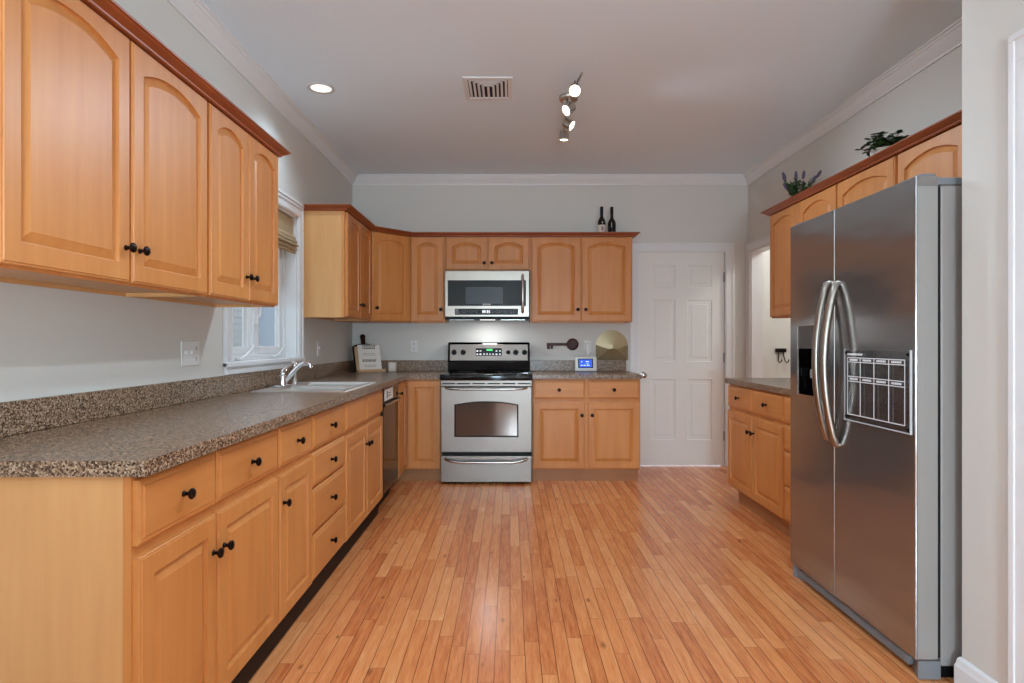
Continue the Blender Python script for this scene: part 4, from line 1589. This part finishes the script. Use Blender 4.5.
for row_, (zz, hh_, x0) in enumerate(((0.222, 0.014, -0.05), (0.200, 0.014, -0.05), (0.155, 0.003, -0.05), (0.140, 0.003, -0.05), (0.098, 0.005, -0.06), (0.080, 0.014, -0.062), (0.045, 0.003, -0.05), (0.032, 0.003, -0.05))):
    x = x0
    while x < 0.075:
        ww = rr_.uniform(0.006, 0.018)
        box(bm, x, x + ww, -0.0088, -0.0079, zz, zz + hh_)
        x += ww + 0.006
obj('lettering', leaning(bm, ML), INK, t2)
t = thing('candle', 'small cream square candle jar beside the recipe stand', 'candle', (-1.108, 5.755, CZ1))
bm = nb(); box(bm, -0.033, 0.033, -0.033, 0.033, 0.0, 0.085, 0.006)
obj('jar', bm, WAX, t, smooth=True)
bm = nb(); box(bm, -0.020, 0.020, -0.0345, -0.033, 0.025, 0.060)
lb = obj('paper_label', bm, PAPER, t)
bm = nb(); lathe(bm, [(0.002, 0.085), (0.0015, 0.095)], 6)
obj('wick', bm, BLACK, t)


def bottle(label, loc, labelmat, shoulder, group):
    t = thing('wine_bottle', label, 'bottle', loc, 0, group)
    bm = nb()
    lathe(bm, [(0.034, 0), (0.0375, 0.004), (0.0375, shoulder), (0.034, shoulder + 0.022), (0.020, shoulder + 0.045), (0.0145, shoulder + 0.06), (0.0135, 0.240)], 24)
    obj('glass_body', bm, BOTTLEGL, t, smooth=True)
    bm = nb(); lathe(bm, [(0.0145, 0.232), (0.0150, 0.240), (0.0145, 0.298), (0.013, 0.301)], 18)
    obj('capsule', bm, FOIL, t, smooth=True)
    if labelmat:
        bm = nb(); lathe(bm, [(0.0378, 0.040), (0.0381, 0.041), (0.0381, 0.128), (0.0378, 0.129)], 24, cap=False)
        lb = obj('label', bm, labelmat, t, smooth=True)
        bm = nb(); box(bm, -0.010, 0.010, -0.0400, -0.0375, 0.075, 0.112)
        obj('label_print', bm, mat('label_art', rgb(150, 130, 116), 0.7), lb)
        bm = nb(); box(bm, -0.004, 0.004, -0.0385, -0.036, 0.140, 0.158)
        obj('neck_mark', bm, LABELW, t)
    else:
        bm = nb()
        rr = random.Random(5)
        for i in range(5):
            a_ = -PI / 2 + (i - 2) * 0.28 + 0.2
            M = Matrix.Rotation(a_ + PI / 2, 4, 'Z')
            b2_ = nb()
            box(bm, -0.0, 0.0, 0, 0, 0, 0) if False else None
            q0 = Vector((0.0385 * math.cos(a_), 0.0385 * math.sin(a_), 0.045))
            lathe(bm, [(0.003, 0), (0.004, 0.012 + 0.006 * (i % 2)), (0.001, 0.016 + 0.006 * (i % 2))], 6, Matrix.Translation(q0))
            b2_.free()
        lathe(bm, [(0.0025, 0), (0.003, 0.03), (0.001, 0.05)], 6, Matrix.Translation((-0.008, -0.0375, 0.105)))
        obj('white_print', bm, WHITEPRINT, t)
    return t


bottle('dark wine bottle with a cream label on top of the back cabinets', (0.851, 5.66, UZ1 + 0.002), LABELW, 0.150, 'wine bottles on the back cabinets')
bottle('black wine bottle with white printing on top of the back cabinets', (0.946, 5.665, UZ1 + 0.001), None, 0.142, 'wine bottles on the back cabinets')

# lavender
t = thing('potted_lavender', 'small lavender plant on top of the right wall cabinets', 'plant', (2.10, 4.44, UZ1 + 0.001))
bm = nb(); lathe(bm, [(0.040, 0), (0.052, 0.05), (0.056, 0.088), (0.050, 0.088), (0.046, 0.075), (0.001, 0.074)], 24)
obj('pot', bm, CERAMIC, t, smooth=True)
rl = random.Random(11)
bs, bl, bf = nb(), nb(), nb()


def leaf(bm, p, d, ln, wd, fold=0.25):
    d = d.normalized()
    s = d.cross(Vector((0, 0, 1)))
    s = s.normalized() if s.length > 1e-3 else Vector((1, 0, 0))
    u_ = s.cross(d)
    a = bm.verts.new(p)
    m1 = bm.verts.new(p + d * ln * 0.45 + u_ * wd * fold * 0.4)
    e1 = bm.verts.new(p + d * ln * 0.45 + s * wd)
    e2 = bm.verts.new(p + d * ln * 0.45 - s * wd)
    f1 = bm.verts.new(p + d * ln * 0.75 + s * wd * 0.8 - u_ * wd * fold * 0.3)
    f2 = bm.verts.new(p + d * ln * 0.75 - s * wd * 0.8 - u_ * wd * fold * 0.3)
    tp = bm.verts.new(p + d * ln - u_ * wd * fold)
    bm.faces.new((a, e1, m1)); bm.faces.new((a, m1, e2))
    bm.faces.new((e1, f1, tp, m1)); bm.faces.new((m1, tp, f2, e2))


for i in range(26):
    a_ = rl.uniform(0, 2 * PI)
    sp = rl.uniform(0.1, 1.0)
    lean = Vector((math.cos(a_) * sp * 0.6, math.sin(a_) * sp * 0.9, 1.0)).normalized()
    p0 = Vector((math.cos(a_) * 0.02, math.sin(a_) * 0.02, 0.07))
    ln = rl.uniform(0.11, 0.20)
    p1 = p0 + lean * ln
    tube(bs, [p0, p0 + lean * ln * 0.5, p1], 0.0025, 5)
    for q in range(15):
        pp = p0 + lean * ln * rl.uniform(0.1, 0.8)
        aa = rl.uniform(0, 2 * PI)
        leaf(bl, pp, Vector((math.cos(aa), math.sin(aa), 0.8)), rl.uniform(0.03, 0.05), 0.006)
    if i % 2 == 0:
        p2 = p1 + lean * 0.05
        tube(bf, [p1 - lean * 0.012, p1, p1 + lean * 0.02, p2 - lean * 0.01, p2], [0.003, 0.010, 0.0115, 0.009, 0.002], 7)
obj('stems', bs, STEM, t)
obj('leaves', bl, LEAF, t)
obj('flower_spikes', bf, LAVENDER, t)

# leafy plant in a white bowl
t = thing('potted_plant', 'dark green leafy plant in a white bowl on top of the right wall cabinets', 'plant', (2.09, 3.40, UZ1 + 0.001))
bm = nb(); lathe(bm, [(0.045, 0), (0.062, 0.04), (0.072, 0.095), (0.074, 0.120), (0.068, 0.120), (0.064, 0.105), (0.001, 0.103)], 28)
obj('bowl', bm, CERAMIC, t, smooth=True)
bl, bs = nb(), nb()
for i in range(95):
    a_ = rl.uniform(0, 2 * PI)
    el = rl.uniform(0.25, 1.45)
    rad = rl.uniform(0.035, 0.085)
    dirv = Vector((math.cos(a_) * math.cos(el), math.sin(a_) * math.cos(el), math.sin(el)))
    p0 = Vector((math.cos(a_) * 0.03, math.sin(a_) * 0.03, 0.108))
    p1 = p0 + Vector((dirv.x, dirv.y, dirv.z * 1.15)) * rad
    if i % 16 == 0:
        p1 += Vector((dirv.x, dirv.y, 0.3)) * 0.03
    tube(bs, [p0, (p0 + p1) / 2 + Vector((0, 0, 0.01)), p1], 0.002, 5)
    aa = a_ + rl.uniform(-0.8, 0.8)
    leaf(bl, p1, Vector((math.cos(aa), math.sin(aa), rl.uniform(-0.9, 0.5))), rl.uniform(0.034, 0.05), rl.uniform(0.014, 0.021))
    leaf(bl, p1, Vector((math.cos(aa + 2.2), math.sin(aa + 2.2), rl.uniform(-0.6, 0.7))), rl.uniform(0.03, 0.042), rl.uniform(0.013, 0.019))
obj('stems', bs, STEM, t)
obj('leaves', bl, LEAF, t)

# hook rack in the hall
t = thing('hook_rack', 'small black double hook on the hall wall seen through the right doorway', 'hook', (2.748, 6.1995, 1.085))
bm = nb(); box(bm, -0.055, 0.055, -0.018, -0.0005, 0.0, 0.040, 0.003)
obj('mount_bar', bm, BLACKIRON, t)
for s_ in (-1, 1):
    bm = nb()
    tube(bm, [(s_ * 0.022, -0.014, 0.004), (s_ * 0.026, -0.020, -0.04), (s_ * 0.036, -0.028, -0.085), (s_ * 0.036 + 0.01, -0.045, -0.105), (s_ * 0.036 + 0.022, -0.055, -0.090), (s_ * 0.036 + 0.024, -0.055, -0.070)], 0.006, 8)
    obj('hook', bm, BLACKIRON, t, smooth=True)
